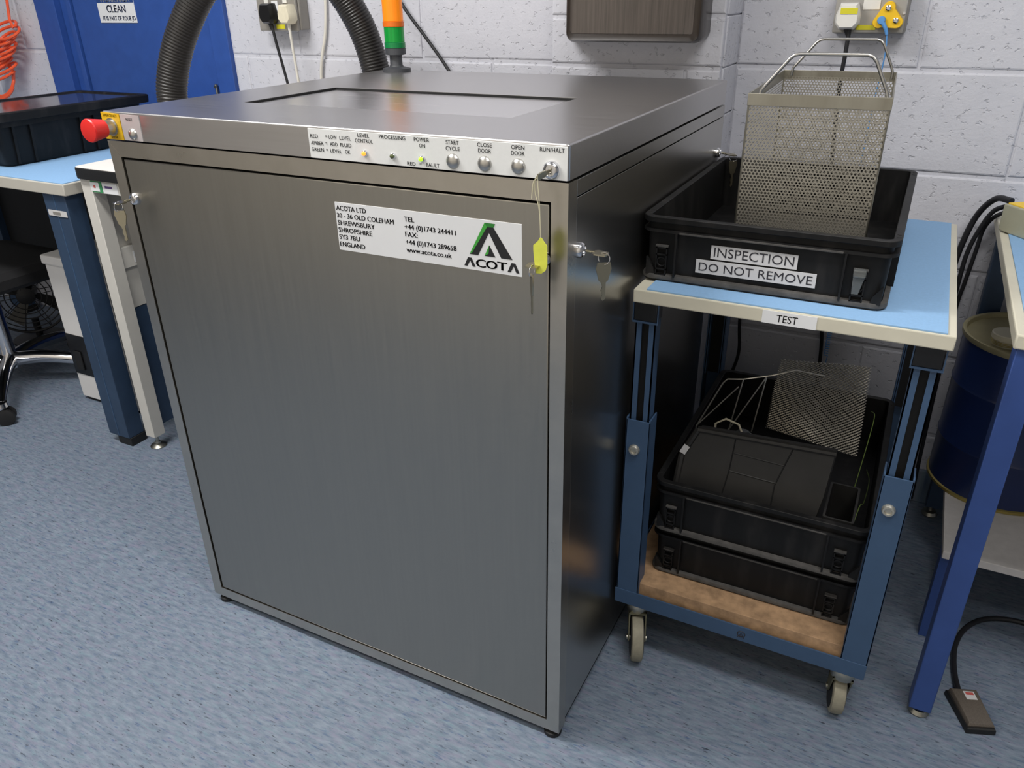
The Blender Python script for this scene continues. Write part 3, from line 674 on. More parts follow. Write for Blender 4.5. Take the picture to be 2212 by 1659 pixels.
# ------------------------------------------------------------------ crates
def crate(name, label, x0, x1, y0, y1, z0, h, group, clip=False, ribs=True):
    t = thing(name, label, 'crate', ((x0 + x1) / 2, (y0 + y1) / 2, z0), 0, group)
    wd, dp = x1 - x0, y1 - y0; rc = 0.024
    prof = [(0.0145, 0.005), (0.0125, h - 0.001), (0.0115, h), (0.0008, h), (0, h - 0.001), (0, h - 0.0085), (0.001, h - 0.0095), (0.0085, h - 0.0095), (0.0085, h - 0.021), (0.001, h - 0.021), (0.0005, h - 0.0255), (0.0095, h - 0.0265), (0.0115, 0.013)]
    def lp(ins, z): return rrect(-wd / 2 + ins, wd / 2 - ins, -dp / 2 + ins, dp / 2 - ins, max(0.004, rc - ins), z, 6)
    MB().loops([lp(i, z) for i, z in prof] + [lp(0.0115, 0.012), lp(0.006, 0.0)], True, True).build('tub', 'crate', t, local=True, angle=30)
    MB().loops([lp(0.0105, 0.0125), lp(0.0035, 0.0115), lp(0.0025, 0.0095), lp(0.0025, 0.004), lp(0.0075, 0.0005), lp(0.0115, 0.0005)], False, False).build('base_ledge', 'crate_ledge', t, local=True, angle=30)
    fy = -dp / 2
    def side_feats(sg):
        for x in (-wd / 2 + 0.062, wd / 2 - 0.072):
            B(x - 0.0016, x + 0.0016, sg * dp / 2 if sg < 0 else dp / 2 - 0.012, sg * dp / 2 + 0.012 if sg < 0 else dp / 2, 0.010, h - 0.023).build('rib', 'crate', t, local=True)
        for x in (-wd / 2 + 0.038, wd / 2 - 0.048):
            g = MB(); a, b = (fy + 0.003, fy + 0.013) if sg < 0 else (dp / 2 - 0.013, dp / 2 - 0.003)
            g.box(x - 0.0095, x - 0.0075, a, b, 0.010, 0.060).box(x + 0.0075, x + 0.0095, a, b, 0.010, 0.060)
            for z in (0.010, 0.020, 0.0455, 0.057): g.box(x - 0.0095, x + 0.0095, a, b, z, z + 0.0022)
            g.ring((x, a + 0.003, 0.0335), 0.0075, 0.0014, 'y', 18, 6); g.build('corner_lug', 'crate', t, local=True)
            B(x - 0.0105, x + 0.0105, a, b + 0.0, 0.0595, 0.0625).build('lug_cap', 'crate_ledge', t, local=True)
        for x, dx in ((-wd / 2 + 0.012, 1), (wd / 2 - 0.012, -1)):
            MB().prism([(x, 0.010), (x + dx * 0.016, 0.010), (x + dx * 0.013, 0.022), (x, 0.040)] if dx > 0 else [(x, 0.010), (x, 0.040), (x - 0.013, 0.022), (x - 0.016, 0.010)], (fy + 0.004) if sg < 0 else dp / 2 - 0.012, (fy + 0.012) if sg < 0 else dp / 2 - 0.004).build('gusset', 'crate', t, local=True)
    side_feats(-1)
    MB().box(-wd / 2 + 0.066, wd / 2 - 0.076, fy + 0.0005, fy + 0.010, h - 0.0265, h - 0.0225, 0.001).build('ledge', 'crate_ledge', t, local=True)
    for k in range(4):   # ribs down the long sides
        y = -dp / 2 + 0.1 + k * (dp - 0.2) / 3
        for sg in (-1, 1):
            xx = sorted((sg * wd / 2, sg * (wd / 2 - 0.012))); B(xx[0], xx[1], y - 0.0015, y + 0.0015, 0.012, h - 0.024).build('rib', 'crate', t, local=True)
    # black discs on the rims, painting the dark inside the peg holes
    for sg in (-1, 1):
        for y in (-dp / 2 + 0.03, -dp / 2 + 0.045, dp / 2 - 0.05, dp / 2 - 0.03):
            MB().lathe([(0.0032, h - 0.0005), (0.0032, h + 0.0004)], (sg * (wd / 2 - 0.006), y, 0), n=12).build('peg_hole_shade', 'gap_black', t, local=True)
    return t
CA = (0.8875, 1.2845, 0.3030, 0.870)
ca = crate('storage_crate', 'black plastic crate labelled INSPECTION DO NOT REMOVE on the trolley top', CA[0], CA[1], CA[2], CA[3], TT + 0.0028, 0.1105, 'black stacking crates')
yl = CA[2] + 0.0085
for (a, b, c, d, nm, ln) in ((1.0072, 1.1438, .8760, .8992, 'white label reading INSPECTION', ('INSPECTION', 1.0755, .8808, .1262, .0150, 1)), (0.9843, 1.1750, .8498, .8728, 'white label reading DO NOT REMOVE', ('DO NOT REMOVE', 1.0797, .8543, .1800, .0140, 1))):
    o = MB().box(a, b, yl - 0.0008, yl + 0.0006, c, d).build('paper_label', 'white_tape', ca); o['label'] = nm
    lettering([ln], FRONT(yl - 0.0012), 'lettering_dark', o, 0.0)
cl = MB().box(1.2268, 1.2452, CA[2] - 0.006, CA[2] + 0.006, .8795, .8915, 0.002); cl.add([(1.2275, CA[2] - 0.003, .8795), (1.2440, CA[2] - 0.003, .8795), (1.2385, CA[2] - 0.001, .852), (1.2290, CA[2] - 0.001, .852), (1.2275, CA[2] - 0.001, .8795), (1.2440, CA[2] - 0.001, .8795), (1.2385, CA[2] + 0.001, .852), (1.2290, CA[2] + 0.001, .852)], [(0, 1, 2, 3), (7, 6, 5, 4), (0, 4, 5, 1), (1, 5, 6, 2), (2, 6, 7, 3), (3, 7, 4, 0)])
cl.build('clear_clip', 'clear_plastic', ca)
cb = crate('storage_crate', 'bottom black crate of the stack on the chipboard shelf', 0.9400, 1.3400, 0.3320, 0.880, SH, 0.118, 'black stacking crates')
cc = crate('storage_crate', 'upper black crate of the stack holding the bin and mesh', 0.9420, 1.3400, 0.3120, 0.870, SH + 0.1185, 0.118, 'black stacking crates')
CZ = SH + 0.1185            # floor of the upper crate

# ------------------------------------------------------------------ perforated basket
def perforated(u0, u1, v0, v1, pitch, r, th, fn, nseg=12):
    """sheet in (u,v) with staggered round holes; fn(u,v,w)->xyz"""
    mb = MB(); rowp = pitch * 0.866; idx = {}
    nu = int((u1 - u0) / pitch); nv = int((v1 - v0) / rowp); pu = (u1 - u0) / nu; pv = (v1 - v0) / nv
    key = {}
    def vert(u, v):
        u = min(max(u, u0), u1); v = min(max(v, v0), v1); kx = (round(u, 5), round(v, 5))
        if kx not in key: key[kx] = len(mb.v); mb.v.append((u, v))
        return key[kx]
    for j in range(nv):
        for i in range(-1 if j % 2 else 0, nu):
            cu = u0 + (i + 0.5 + (0.5 if j % 2 else 0)) * pu; cv = v0 + (j + 0.5) * pv
            if cu < u0 - 1e-6 or cu > u1 + 1e-6: continue
            hx = [(0, 2 / 3), (-.25, .5), (-.5, 1 / 3), (-.5, 0), (-.5, -1 / 3), (-.25, -.5), (0, -2 / 3), (.25, -.5), (.5, -1 / 3), (.5, 0), (.5, 1 / 3), (.25, .5)]
            out = [vert(cu + a * pu, cv + b * pv) for a, b in hx]
            rim = abs(cu - u0) < pu * .4 or abs(cu - u1) < pu * .4
            if rim: mb.f.append(tuple(out)); continue
            inn = []
            for k in range(12):
                a = R(90 + 30 * k); inn.append(len(mb.v)); mb.v.append((cu + r * math.cos(a), cv + r * math.sin(a)))
            for k in range(12): mb.f.append((out[k], out[(k + 1) % 12], inn[(k + 1) % 12], inn[k]))
    fs = []
    for f in mb.f:
        g = []
        for i in f:
            if not g or (g[-1] != i): g.append(i)
        if len(g) > 2 and g[0] == g[-1]: g.pop()
        if len(set(g)) >= 3: fs.append(tuple(g))
    out = MB(); out.v = [fn(u, v) for u, v in mb.v]; out.f = fs; return out
BW, BD, BH = 0.207, 0.430, 0.292
bk = thing('perforated_basket', 'tall perforated steel basket with two wire handles standing in the inspection crate', 'basket', (1.0225, 0.402, TT + 0.0028 + 0.0052), R(2.6))
def solid(o, t):
    o.data.polygons.foreach_set('use_smooth', [False] * len(o.data.polygons))
    md = o.modifiers.new('thickness', 'SOLIDIFY'); md.thickness = t; md.offset = 0; return o
PT, HR = 0.0057, 0.0021
for y in (0.0, BD): solid(perforated(0, BW, 0.004, BH - 0.012, PT, HR, 0.001, lambda u, v, y=y: (u, y, v)).build('perforated_end', 'mesh_steel', bk, local=True, angle=30), 0.0009)
for x in (0.0, BW): perforated(0, BD, 0.004, BH - 0.012, PT, HR, 0.001, lambda u, v, x=x: (x, u, v)).build('perforated_side', 'mesh_steel', bk, local=True, angle=30)
perforated(0, BW, 0, BD, PT, HR, 0.001, lambda u, v: (u, v, 0.002)).build('perforated_base', 'mesh_steel', bk, local=True, angle=30)
bt = 0.0022; zb0, zb1 = BH - 0.0185, BH
MB().box(-bt, BW + bt, -bt, 0, zb0, zb1, 0.0005).build('rim_band', 'mesh_band', bk, local=True)
MB().box(-bt, BW + bt, BD, BD + bt, zb0, zb1, 0.0005).build('rim_band', 'mesh_band', bk, local=True)
MB().box(-bt, 0, 0, BD, zb0, zb1, 0.0005).build('rim_band', 'mesh_band', bk, local=True)
MB().box(BW, BW + bt, 0, BD, zb0, zb1, 0.0005).build('rim_band', 'mesh_band', bk, local=True)
for x, y in ((0, 0), (BW, 0), (0, BD), (BW, BD)): MB().cyl((x, y, 0), (x, y, BH - 0.01), 0.0016, 8).build('corner_wire', 'mesh_band', bk, local=True)
def handle(y):
    p = [(0.014, y, BH - 0.010), (0.016, y, BH + 0.004)] + [(0.022 + 0.032 * k / 4, y, BH + 0.012 + 0.040 * k / 4) for k in range(5)]
    q = [(0.060, y, BH + 0.0565), (0.068, y, BH + 0.058)]
    e = [(BW - 0.044, y, BH + 0.058), (BW - 0.036, y, BH + 0.0555), (BW - 0.030, y, BH + 0.049), (BW - 0.010, y, BH + 0.010), (BW - 0.006, y, BH - 0.0005), (BW - 0.006, y, BH - 0.012)]
    return MB().tube(p + q + e, 0.0027, 10).build('wire_handle', 'nickel', bk, local=True)
handle(0.0035); handle(BD - 0.0035)

# ------------------------------------------------------------------ bin, mesh and wires in the upper crate
bn = thing('parts_bin', 'small black plastic parts bin lying on its side in the shelf crate', 'bin', (1.11, 0.42, CZ + 0.006))
tilt = 0.24
def bp(x, s, w_):      # s up the tilted face, w_ depth behind it
    return (x, 0.338 + s * math.sin(tilt) + w_ * math.cos(tilt), CZ + 0.018 + s * math.cos(tilt) - w_ * math.sin(tilt))
face = [(1.000, 0.0), (1.212, 0.0), (1.236, 0.045), (1.247, 0.12), (1.252, 0.206), (1.002, 0.196), (0.978, 0.140), (0.974, 0.07), (0.985, 0.02)]
cx_, cs_ = 1.11, 0.11
def off(k, f): return [(cx_ + (x - cx_) * f, cs_ + (s - cs_) * f) for x, s in k]
tub = MB(); tub.loops([[bp(x, s, 0.004) for x, s in face], [bp(x, s, 0.0) for x, s in off(face, .985)]], False, True)
tub.loops([[bp(x, s, 0.004) for x, s in face], [bp(x, s, 0.035) for x, s in off(face, 1.0)], [bp(x, s, 0.035) for x, s in off(face, .97)], [bp(x, s, 0.008) for x, s in off(face, .96)]], False, True)
tub.build('tub', 'bin_black', bn)
rim = MB()
for a, b in ((5, 4), (5, 6), (6, 7)):
    rim.tube([bp(face[a][0], face[a][1], -0.001), bp(face[b][0], face[b][1], -0.001)], 0.0065, 8)
rim.build('rim', 'bin_black', bn)
for x0_, s0_, x1_, s1_ in ((1.075, 0.165, 1.168, 0.162), (1.073, 0.128, 1.160, 0.125)): MB().tube([bp(x0_, s0_, 0), bp(x1_, s1_, 0)], 0.0016, 6).build('rib', 'bin_black', bn)
MB().tube([bp(1.074, 0.192, -0.0002), bp(1.072, 0.13, -0.0002), bp(1.064, 0.06, -0.0002), bp(1.064, 0.004, -0.0002)], 0.0013, 6).build('groove', 'gap_black', bn)
MB().tube([bp(1.178, 0.196, -0.0002), bp(1.168, 0.16, -0.0002), bp(1.158, 0.12, -0.0002), bp(1.157, 0.004, -0.0002)], 0.0013, 6).build('groove', 'gap_black', bn)
s_ = MB().box(-0.006, 0.006, -0.008, -0.006, -0.010, 0.010); M = Matrix.Rotation(0.42, 3, 'Y'); ctr = Vector(bp(0.984, 0.155, -0.004)); s_.v = [tuple(ctr + M @ Vector(v)) for v in s_.v]; s_.build('sticker', 'white_tape', bn)
# second small bin, upright, to the right
b2 = thing('parts_bin', 'narrow black bin standing at the right of the shelf crate', 'bin', (1.272, 0.40, CZ + 0.006))
def lp2(i, z): return rrect(1.254 + i, 1.300 - i, 0.352 + i, 0.47 - i, 0.004, z, 3)
MB().loops([lp2(0.004, CZ + 0.0075), lp2(0, CZ + 0.010), lp2(-0.004, CZ + 0.100), lp2(-0.004, CZ + 0.106), lp2(0.0, CZ + 0.106), lp2(0.003, CZ + 0.012)]).build('tub', 'bin_black', b2)

# expanded metal sheet leaning in the crate
def expanded(nu, nv, corners, name, mt):
    bl, br, tr_, tl = (Vector(c) for c in corners); mb = MB(); nrm = (br - bl).cross(tl - bl).normalized()
    def P(u, v):
        p = (bl * (1 - u) + br * u) * (1 - v) + (tl * (1 - u) + tr_ * u) * v
        return p + nrm * (0.006 * math.sin(u * 5 + 0.7) * math.sin(v * 4))
    for j in range(nv):
        for i in range(nu):
            uc = (i + (0.5 if j % 2 else 0) + 0.25) / (nu + .25); vc = (j + 0.5) / nv; du, dv = 0.5 / (nu + .25), 1.0 / nv
            o = [(uc - du, vc), (uc, vc - dv), (uc + du, vc), (uc, vc + dv)]; f = 0.52
            q = [(uc - du * f, vc), (uc, vc - dv * f), (uc + du * f, vc), (uc, vc + dv * f)]
            cl = lambda a: (min(1, max(0, a[0])), min(1, max(0, a[1])))
            k = len(mb.v); mb.v += [tuple(P(*cl(a))) for a in o] + [tuple(P(*cl(a)) + nrm * 0.0012) for a in q]
            for e in range(4): mb.f.append((k + e, k + (e + 1) % 4, k + 4 + (e + 1) % 4, k + 4 + e))
    o = mb.build(name, mt, angle=20); solid(o, 0.0006); return o
sh = expanded(22, 60, ((1.108, 0.520, 0.472), (1.286, 0.478, 0.472), (1.279, 0.655, 0.584), (1.103, 0.640, 0.578)), 'mesh_sheet', 'expanded_steel')
tag(sh, 'sheet of fine expanded steel mesh lying over the shelf crate', 'mesh sheet')
# wire rack: two bent side frames with zigzag wires
wk = thing('wire_rack', 'thin bent wire rack standing behind the black bin', 'rack', (1.045, 0.47, CZ + 0.006))
yw = 0.470
fr = [(0.973, yw - 0.01, CZ + 0.012), (0.979, yw, 0.471), (1.022, yw, 0.578), (1.030, yw, 0.589), (1.060, yw, 0.595), (1.112, yw + 0.005, 0.612), (1.150, yw + 0.03, 0.62), (1.20, yw + 0.07, 0.60)]
MB().tube(fr, 0.0016, 8).build('frame_wire', 'bright_wire', wk)
for a, b in (((0.980, 0.473), (1.052, 0.575)), ((1.060, 0.594), (1.043, 0.47)), ((1.043, 0.475), (1.101, 0.606)), ((1.102, 0.606), (1.088, 0.482))):
    z2 = b[1]; MB().tube([(a[0], yw, a[1]), (b[0], yw + 0.003, b[1])], 0.0013, 8).build('cross_wire', 'bright_wire', wk)
for x in (1.043, 1.088): MB().tube([(x, yw + .003, 0.478), (x - 0.006, yw + .005, CZ + 0.009)], 0.0013, 8).build('cross_wire', 'bright_wire', wk)
MB().tube([(1.016, 0.44, CZ + 0.01), (1.022, 0.445, 0.50), (1.040, 0.45, 0.512), (1.066, 0.45, 0.505), (1.082, 0.44, 0.48), (1.084, 0.435, CZ + 0.01)], 0.0022, 8).build('hook_wire', 'cream_plastic', wk)
# clear bag of fine wires behind the rack
bg = MB(); ls = []
for k in range(9):
    z = CZ + 0.008 + k * 0.014; rx = (0.050, 0.060, 0.064, 0.062, 0.056, 0.048, 0.038, 0.026, 0.010)[k]
    ls.append([(1.058 + rx * math.cos(a * 2 * math.pi / 22) * (1 + .10 * math.sin(3 * a + k)), 0.575 + rx * .75 * math.sin(a * 2 * math.pi / 22) * (1 + .12 * math.cos(4 * a + 2 * k)), z) for a in range(22)])
bag = bg.loops(ls).build('plastic_bag', 'clear_blue_bag'); tag(bag, 'crumpled clear plastic bag behind the wire rack in the shelf crate', 'bag')
for k, (pp, lab) in enumerate(((((1.302, 0.36, CZ + 0.09), (1.308, 0.42, CZ + 0.10), (1.315, 0.50, CZ + 0.06), (1.318, 0.60, CZ + 0.05), (1.31, 0.68, CZ + 0.03)), 'thin green wire along the right side of the shelf crate'),
                               (((1.29, 0.52, CZ + 0.03), (1.296, 0.56, CZ + 0.10), (1.300, 0.60, 0.45), (1.302, 0.66, 0.475), (1.295, 0.69, 0.47)), 'thin curved olive wire beside the mesh sheet'))):
    tag(MB().tube(bez(pp, 8), 0.0009, 6).build('loose_wire', 'wire_green'), lab, 'wire')

# ================================================================== RIGHT BENCH, DRUM, BOX, PEDAL
RX, RY, RZ = 1.462, 0.350, 0.808
rb = thing('work_bench', 'royal blue legged bench at the right edge with light blue mat', 'bench', (1.95, 0.75, 0))
MB().box(RX, 2.45, RY, 1.140, RZ - 0.024, RZ, 0.003).build('bench_top', 'beige', rb)
MB().box(RX + 0.006, RX + 0.045, RY + 0.006, RY + 0.048, 0.022, RZ - 0.024, 0.002).build('leg', 'royal_blue', rb)
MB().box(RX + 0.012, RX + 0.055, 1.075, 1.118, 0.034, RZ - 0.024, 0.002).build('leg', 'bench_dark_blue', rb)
MB().box(2.38, 2.423, RY + 0.014, RY + 0.056, 0.034, RZ - 0.024, 0.002).build('leg', 'royal_blue', rb)
MB().box(2.38, 2.423, 1.075, 1.118, 0.034, RZ - 0.024, 0.002).build('leg', 'royal_blue', rb)
for x in (RX + 0.0265, 2.40):
    for y in (RY + 0.028, 1.097):
        MB().lathe([(0.018, 0), (0.020, 0.004), (0.016, 0.012), (0.006, 0.014), (0.006, 0.036)], (x, y, 0), n=18).build('foot', 'zinc', rb)
MB().box(RX + 0.018, 2.42, 0.585, 1.12, 0.222, 0.240, 0.002).build('lower_shelf', 'shelf_white', rb)
MB().box(RX + 0.018, RX + 0.05, 0.600, 0.635, 0.0, 0.222, 0.001).build('shelf_support', 'royal_blue', rb)
MB().box(2.38, 2.41, 0.600, 0.635, 0.0, 0.222, 0.001).build('shelf_support', 'royal_blue', rb)
MB().box(RX + 0.024, 2.41, 0.96, 0.985, RZ - 0.09, RZ - 0.024, 0.001).build('cross_rail', 'beige_dark', rb)
tag(MB().box(RX + 0.0155, 2.43, RY + 0.018, 1.130, RZ, RZ + 0.0025, 0.0005).build('bench_mat', 'mat_blue'), 'light blue mat on the bench at the right edge', 'mat', 'blue bench mats')
dcx, dcy, dr, dz0, dz1 = 1.580, 0.922, 0.138, 0.2402, 0.606
dm = thing('steel_drum', 'dark blue steel drum with cream lid on the white bench shelf', 'drum', (dcx, dcy, dz0))
hh = dz1 - dz0
MB().lathe([(dr - 0.004, 0.004), (dr, 0.008), (dr, 0.11), (dr + .002, 0.115), (dr, 0.12), (dr, 0.245), (dr + .002, 0.25), (dr, 0.255), (dr, hh - 0.012)], (dcx, dcy, dz0), n=56).build('drum_body', 'drum_blue', dm)
MB().lathe([(dr - 0.002, 0.0), (dr + 0.0035, 0.001), (dr + 0.0035, 0.007), (dr, 0.009)], (dcx, dcy, dz0), n=56, cap0=True, cap1=False).build('bottom_ring', 'brass_ring', dm)
MB().lathe([(dr + 0.001, hh - 0.014), (dr + 0.004, hh - 0.010), (dr + 0.004, hh - 0.001), (dr, hh), (dr - 0.004, hh - 0.001), (dr - 0.006, hh - 0.010), (0.02, hh - 0.010)], (dcx, dcy, dz0), n=56, cap0=False).build('drum_lid', 'drum_lid', dm)
MB().lathe([(0.030, hh - 0.010), (0.030, hh + 0.001), (0.028, hh + 0.003), (0.033, hh + 0.004), (0.033, hh + 0.014), (0.031, hh + 0.016)], (1.522, 0.872, dz0), n=30).build('pour_cap', 'beige', dm)
for a in range(3): MB().ring((1.522, 0.872, dz1 - 0.006 + a * 0.003), 0.031, 0.0008, 'z', 26, 5).build('cap_thread', 'brass_ring', dm)
# instrument box on the bench
ib = thing('instrument_box', 'olive grey instrument box with yellow top on the right bench', 'box', (1.4575, 0.965, RZ + 0.0025), R(-53))
ib.rotation_euler = (0, 0, R(-53))
MB().box(0, 0.30, 0, 0.085, 0, 0.056, 0.003).build('box_body', 'box_olive', ib, local=True)
MB().box(0.004, 0.296, 0.006, 0.081, 0.0555, 0.0585, 0.001).build('box_lid', 'box_yellow', ib, local=True)
for k, (pp, rr, lab) in enumerate(((((1.478, 1.05, 0.855), (1.450, 1.09, 0.848), (1.424, 1.12, 0.800), (1.408, 1.125, 0.720), (1.402, 1.125, 0.620), (1.400, 1.125, 0.40), (1.405, 1.125, 0.02)), 0.0068, 'thickest black cable dropping beside the trolley, leftmost of three'),
                                   (((1.476, 1.06, 0.843), (1.452, 1.085, 0.822), (1.436, 1.095, 0.780), (1.423, 1.10, 0.720), (1.420, 1.10, 0.640), (1.419, 1.10, 0.40), (1.424, 1.10, 0.02)), 0.0052, 'black cable dropping beside the trolley, middle of three'),
                                   (((1.474, 1.05, 0.832), (1.455, 1.09, 0.806), (1.444, 1.12, 0.770), (1.441, 1.125, 0.720), (1.435, 1.125, 0.640), (1.430, 1.125, 0.560), (1.432, 1.125, 0.30), (1.440, 1.125, 0.02)), 0.0046, 'thin black cable dropping beside the trolley, rightmost of three'))):
    tag(MB().tube(bez(pp, 10), rr, 10).build('power_cable', 'cable_black'), lab, 'cable', 'black cables behind the right bench')
# foot pedal
pdl = thing('foot_pedal', 'flat black foot pedal with small label and cable on the floor', 'foot switch', (1.576, 0.400, 0))
pts = [(1.536, 0.443), (1.572, 0.362), (1.618, 0.380), (1.586, 0.462)]
ce = Vector((sum(p[0] for p in pts) / 4, sum(p[1] for p in pts) / 4))
def pl(f, z, slope=0): return [(ce.x + (x - ce.x) * f, ce.y + (y - ce.y) * f, z + (slope if i in (0, 3) else 0)) for i, (x, y) in enumerate(pts)]
MB().loops([pl(1.04, 0), pl(1.07, 0.003), pl(1.05, 0.012), pl(1.0, 0.014)]).build('pedal_base', 'rubber_black', pdl)
MB().loops([pl(0.94, 0.013), pl(0.96, 0.017), pl(0.92, 0.020, 0.004), pl(0.86, 0.022, 0.004)]).build('pedal_plate', 'pedal_brown', pdl)
A, Bq = Vector(pts[0]), Vector(pts[3])
def pq(u, v, z): 
    p = Vector(pts[0]).lerp(Vector(pts[3]), u).lerp(Vector(pts[1]).lerp(Vector(pts[2]), u), v); return (p.x, p.y, z)
pv = MB().loops([[pq(.42, .12, .0255), pq(.80, .12, .0255), pq(.80, .34, .0248), pq(.42, .34, .0248)], [pq(.42, .12, .0265), pq(.80, .12, .0265), pq(.80, .34, .0258), pq(.42, .34, .0258)]]).build('warning_sticker', 'white_tape', pdl)
MB().loops([[pq(.48, .15, .0265), pq(.75, .15, .0265), pq(.75, .22, .0263), pq(.48, .22, .0263)], [pq(.48, .15, .0268), pq(.75, .15, .0268), pq(.75, .22, .0266), pq(.48, .22, .0266)]]).build('sticker_print', 'label_red', pdl)
MB().tube(bez([(1.557, 0.452, 0.012), (1.551, 0.50, 0.008), (1.549, 0.55, 0.007), (1.553, 0.60, 0.007), (1.570, 0.655, 0.007), (1.602, 0.701, 0.007), (1.645, 0.726, 0.007), (1.70, 0.732, 0.007), (1.80, 0.72, 0.007)], 10), 0.0055, 10).build('cable', 'cable_black', pdl)

# ================================================================== LEFT BENCHES
BZ = 0.830
b1 = thing('work_bench', 'dark blue legged bench at the left edge with light blue mat', 'bench', (-1.4, 0.74, 0))
MB().box(-2.35, -0.752, 0.385, 1.078, BZ - 0.032, BZ, 0.003).build('bench_top', 'bench_edge_grey', b1)
def b1leg(x0, x1, y0, y1):
    o = MB().box(x0, x1, y0, y1, 0.028, BZ - 0.032, 0.002).build('leg', 'bench_dark_blue', b1)
    MB().box((x0 + x1) / 2 - 0.001, (x0 + x1) / 2 + 0.0015, y0 - 0.0012, y0, 0.03, BZ - 0.036).build('leg_seam', 'bench_blue', o)
    MB().box(x1 - 0.058, x1 + 0.003, y0 + 0.002, y1 + 0.004, 0, 0.028, 0.002).build('leg_foot', 'rubber_black', o)
    return o
lg = b1leg(-0.868, -0.775, 0.395, 0.450)
tl = MB().box(-0.858, -0.780, 0.3925, 0.3938, 0.736, 0.752).build('asset_label', 'white_tape', b1); MB().box(-0.838, -0.806, 0.3918, 0.3926, 0.740, 0.748).build('label_print', 'socket_grey', tl)
b1leg(-0.868, -0.775, 1.0, 1.055); b1leg(-2.30, -2.21, 0.395, 0.45); b1leg(-2.30, -2.21, 1.0, 1.055)
MB().box(-2.21, -0.868, 1.03, 1.045, 0.30, BZ - 0.032, 0.001).build('shade_back_panel', 'rubber_black', b1)  # added back panel, its black stands in for the shade under the bench
MB().box(-2.21, -0.868, 0.98, 1.0, BZ - 0.10, BZ - 0.032, 0.001).build('apron', 'bench_dark_blue', b1)
tag(MB().box(-2.34, -0.757, 0.3885, 1.070, BZ, BZ + 0.0025, 0.0005).build('bench_mat', 'mat_blue'), 'light blue mat under the lidded black crate', 'mat', 'blue bench mats')
# lidded black crate
bz = BZ + 0.0025
lc = thing('lidded_crate', 'large black plastic crate with glossy dark lid on the left bench', 'crate', (-1.25, 0.70, bz))
def lcl(x0, x1, y0, y1, z, r=0.02): return rrect(x0, x1, y0, y1, r, z, 5)
MB().loops([lcl(-1.385, -1.113, 0.478, 0.905, bz), lcl(-1.390, -1.108, 0.472, 0.912, bz + 0.006), lcl(-1.392, -1.104, 0.468, 0.916, bz + 0.012), lcl(-1.400, -1.094, 0.452, 0.936, bz + 0.112), lcl(-1.408, -1.080, 0.440, 0.948, bz + 0.114), lcl(-1.409, -1.079, 0.439, 0.949, bz + 0.128)]).build('crate_body', 'crate', lc)
for y in (0.50, 0.555, 0.72, 0.77): MB().prism([(-1.1075, bz + 0.006), (-1.100, bz + 0.006), (-1.086, bz + 0.114), (-1.0945, bz + 0.114)], y - 0.004, y + 0.004).build('rib', 'crate', lc)
MB().loops([lcl(-1.413, -1.075, 0.42, 0.960, bz + 0.128), lcl(-1.420, -1.062, 0.41, 0.975, bz + 0.131), lcl(-1.422, -1.060, 0.408, 0.977, bz + 0.152), lcl(-1.419, -1.063, 0.411, 0.974, bz + 0.155), lcl(-1.400, -1.082, 0.430, 0.955, bz + 0.155), lcl(-1.396, -1.086, 0.434, 0.951, bz + 0.150)], True, True).build('lid_rim', 'crate', lc)
MB().box(-1.394, -1.088, 0.436, 0.949, bz + 0.148, bz + 0.1512, 0.0005).build('lid_panel', 'crate_lid', lc)
# white bench beside the machine
WZ = 0.875; WX, WY = -0.732, 0.408
b2_ = thing('work_bench', 'white framed bench with black rubber edge squeezed beside the steel machine', 'bench', (-0.43, 0.75, 0))
MB().loops([rrect(WX + .001, -0.127, WY + .001, 1.075, 0.02, WZ - 0.030), rrect(WX, -0.125, WY, 1.076, 0.022, WZ - 0.026), rrect(WX, -0.125, WY, 1.076, 0.022, WZ - 0.003), rrect(WX + 0.002, -0.127, WY + 0.002, 1.074, 0.02, WZ - 0.001)]).build('rubber_edge', 'rubber_black', b2_)
MB().loops([rrect(WX + 0.0018, -0.1268, WY + 0.0018, 1.0742, 0.02, WZ - 0.004), rrect(WX + 0.002, -0.127, WY + 0.002, 1.074, 0.02, WZ)]).build('bench_top', 'white_top', b2_)
def wleg(x0, y0):
    o = MB().box(x0, x0 + 0.040, y0, y0 + 0.040, 0.042, WZ - 0.03, 0.0015).build('leg', 'white_frame', b2_)
    MB().lathe([(0.024, 0), (0.025, 0.003), (0.020, 0.008), (0.009, 0.012), (0.008, 0.018), (0.005, 0.020), (0.005, 0.044)], (x0 + 0.02, y0 + 0.02, 0), n=26).build('levelling_foot', 'zinc', o)
    return o
wleg(-0.722, 0.418); wleg(-0.178, 0.418); wleg(-0.722, 1.02); wleg(-0.178, 1.02)
MB().box(-0.722, -0.140, 0.420, 0.445, WZ - 0.066, WZ - 0.030, 0.001).build('front_rail', 'white_frame', b2_)
gl = MB().box(-0.690, -0.640, 0.4185, 0.4198, WZ - 0.064, WZ - 0.034).build('inspection_label', 'label_green', b2_); MB().box(-0.685, -0.650, 0.4178, 0.4186, WZ - 0.061, WZ - 0.037).build('label_paper', 'white_label', gl)
MB().box(-0.672, -0.664, 0.4172, 0.4179, WZ - 0.052, WZ - 0.045).build('label_print', 'label_red', gl)
wl2 = MB().box(-0.638, -0.58, 0.4188, 0.4199, WZ - 0.064, WZ - 0.036).build('asset_label', 'white_label', b2_); MB().box(-0.628, -0.600, 0.4180, 0.4189, WZ - 0.050, WZ - 0.044).build('label_print', 'label_purple', wl2)
MB().box(-0.705, -0.690, 0.458, 1.020, 0.580, 0.640, 0.001).build('side_rail', 'white_frame', b2_)
MB().box(-0.6898, -0.6888, 0.500, 0.560, 0.590, 0.622).build('rail_label', 'white_label', b2_)
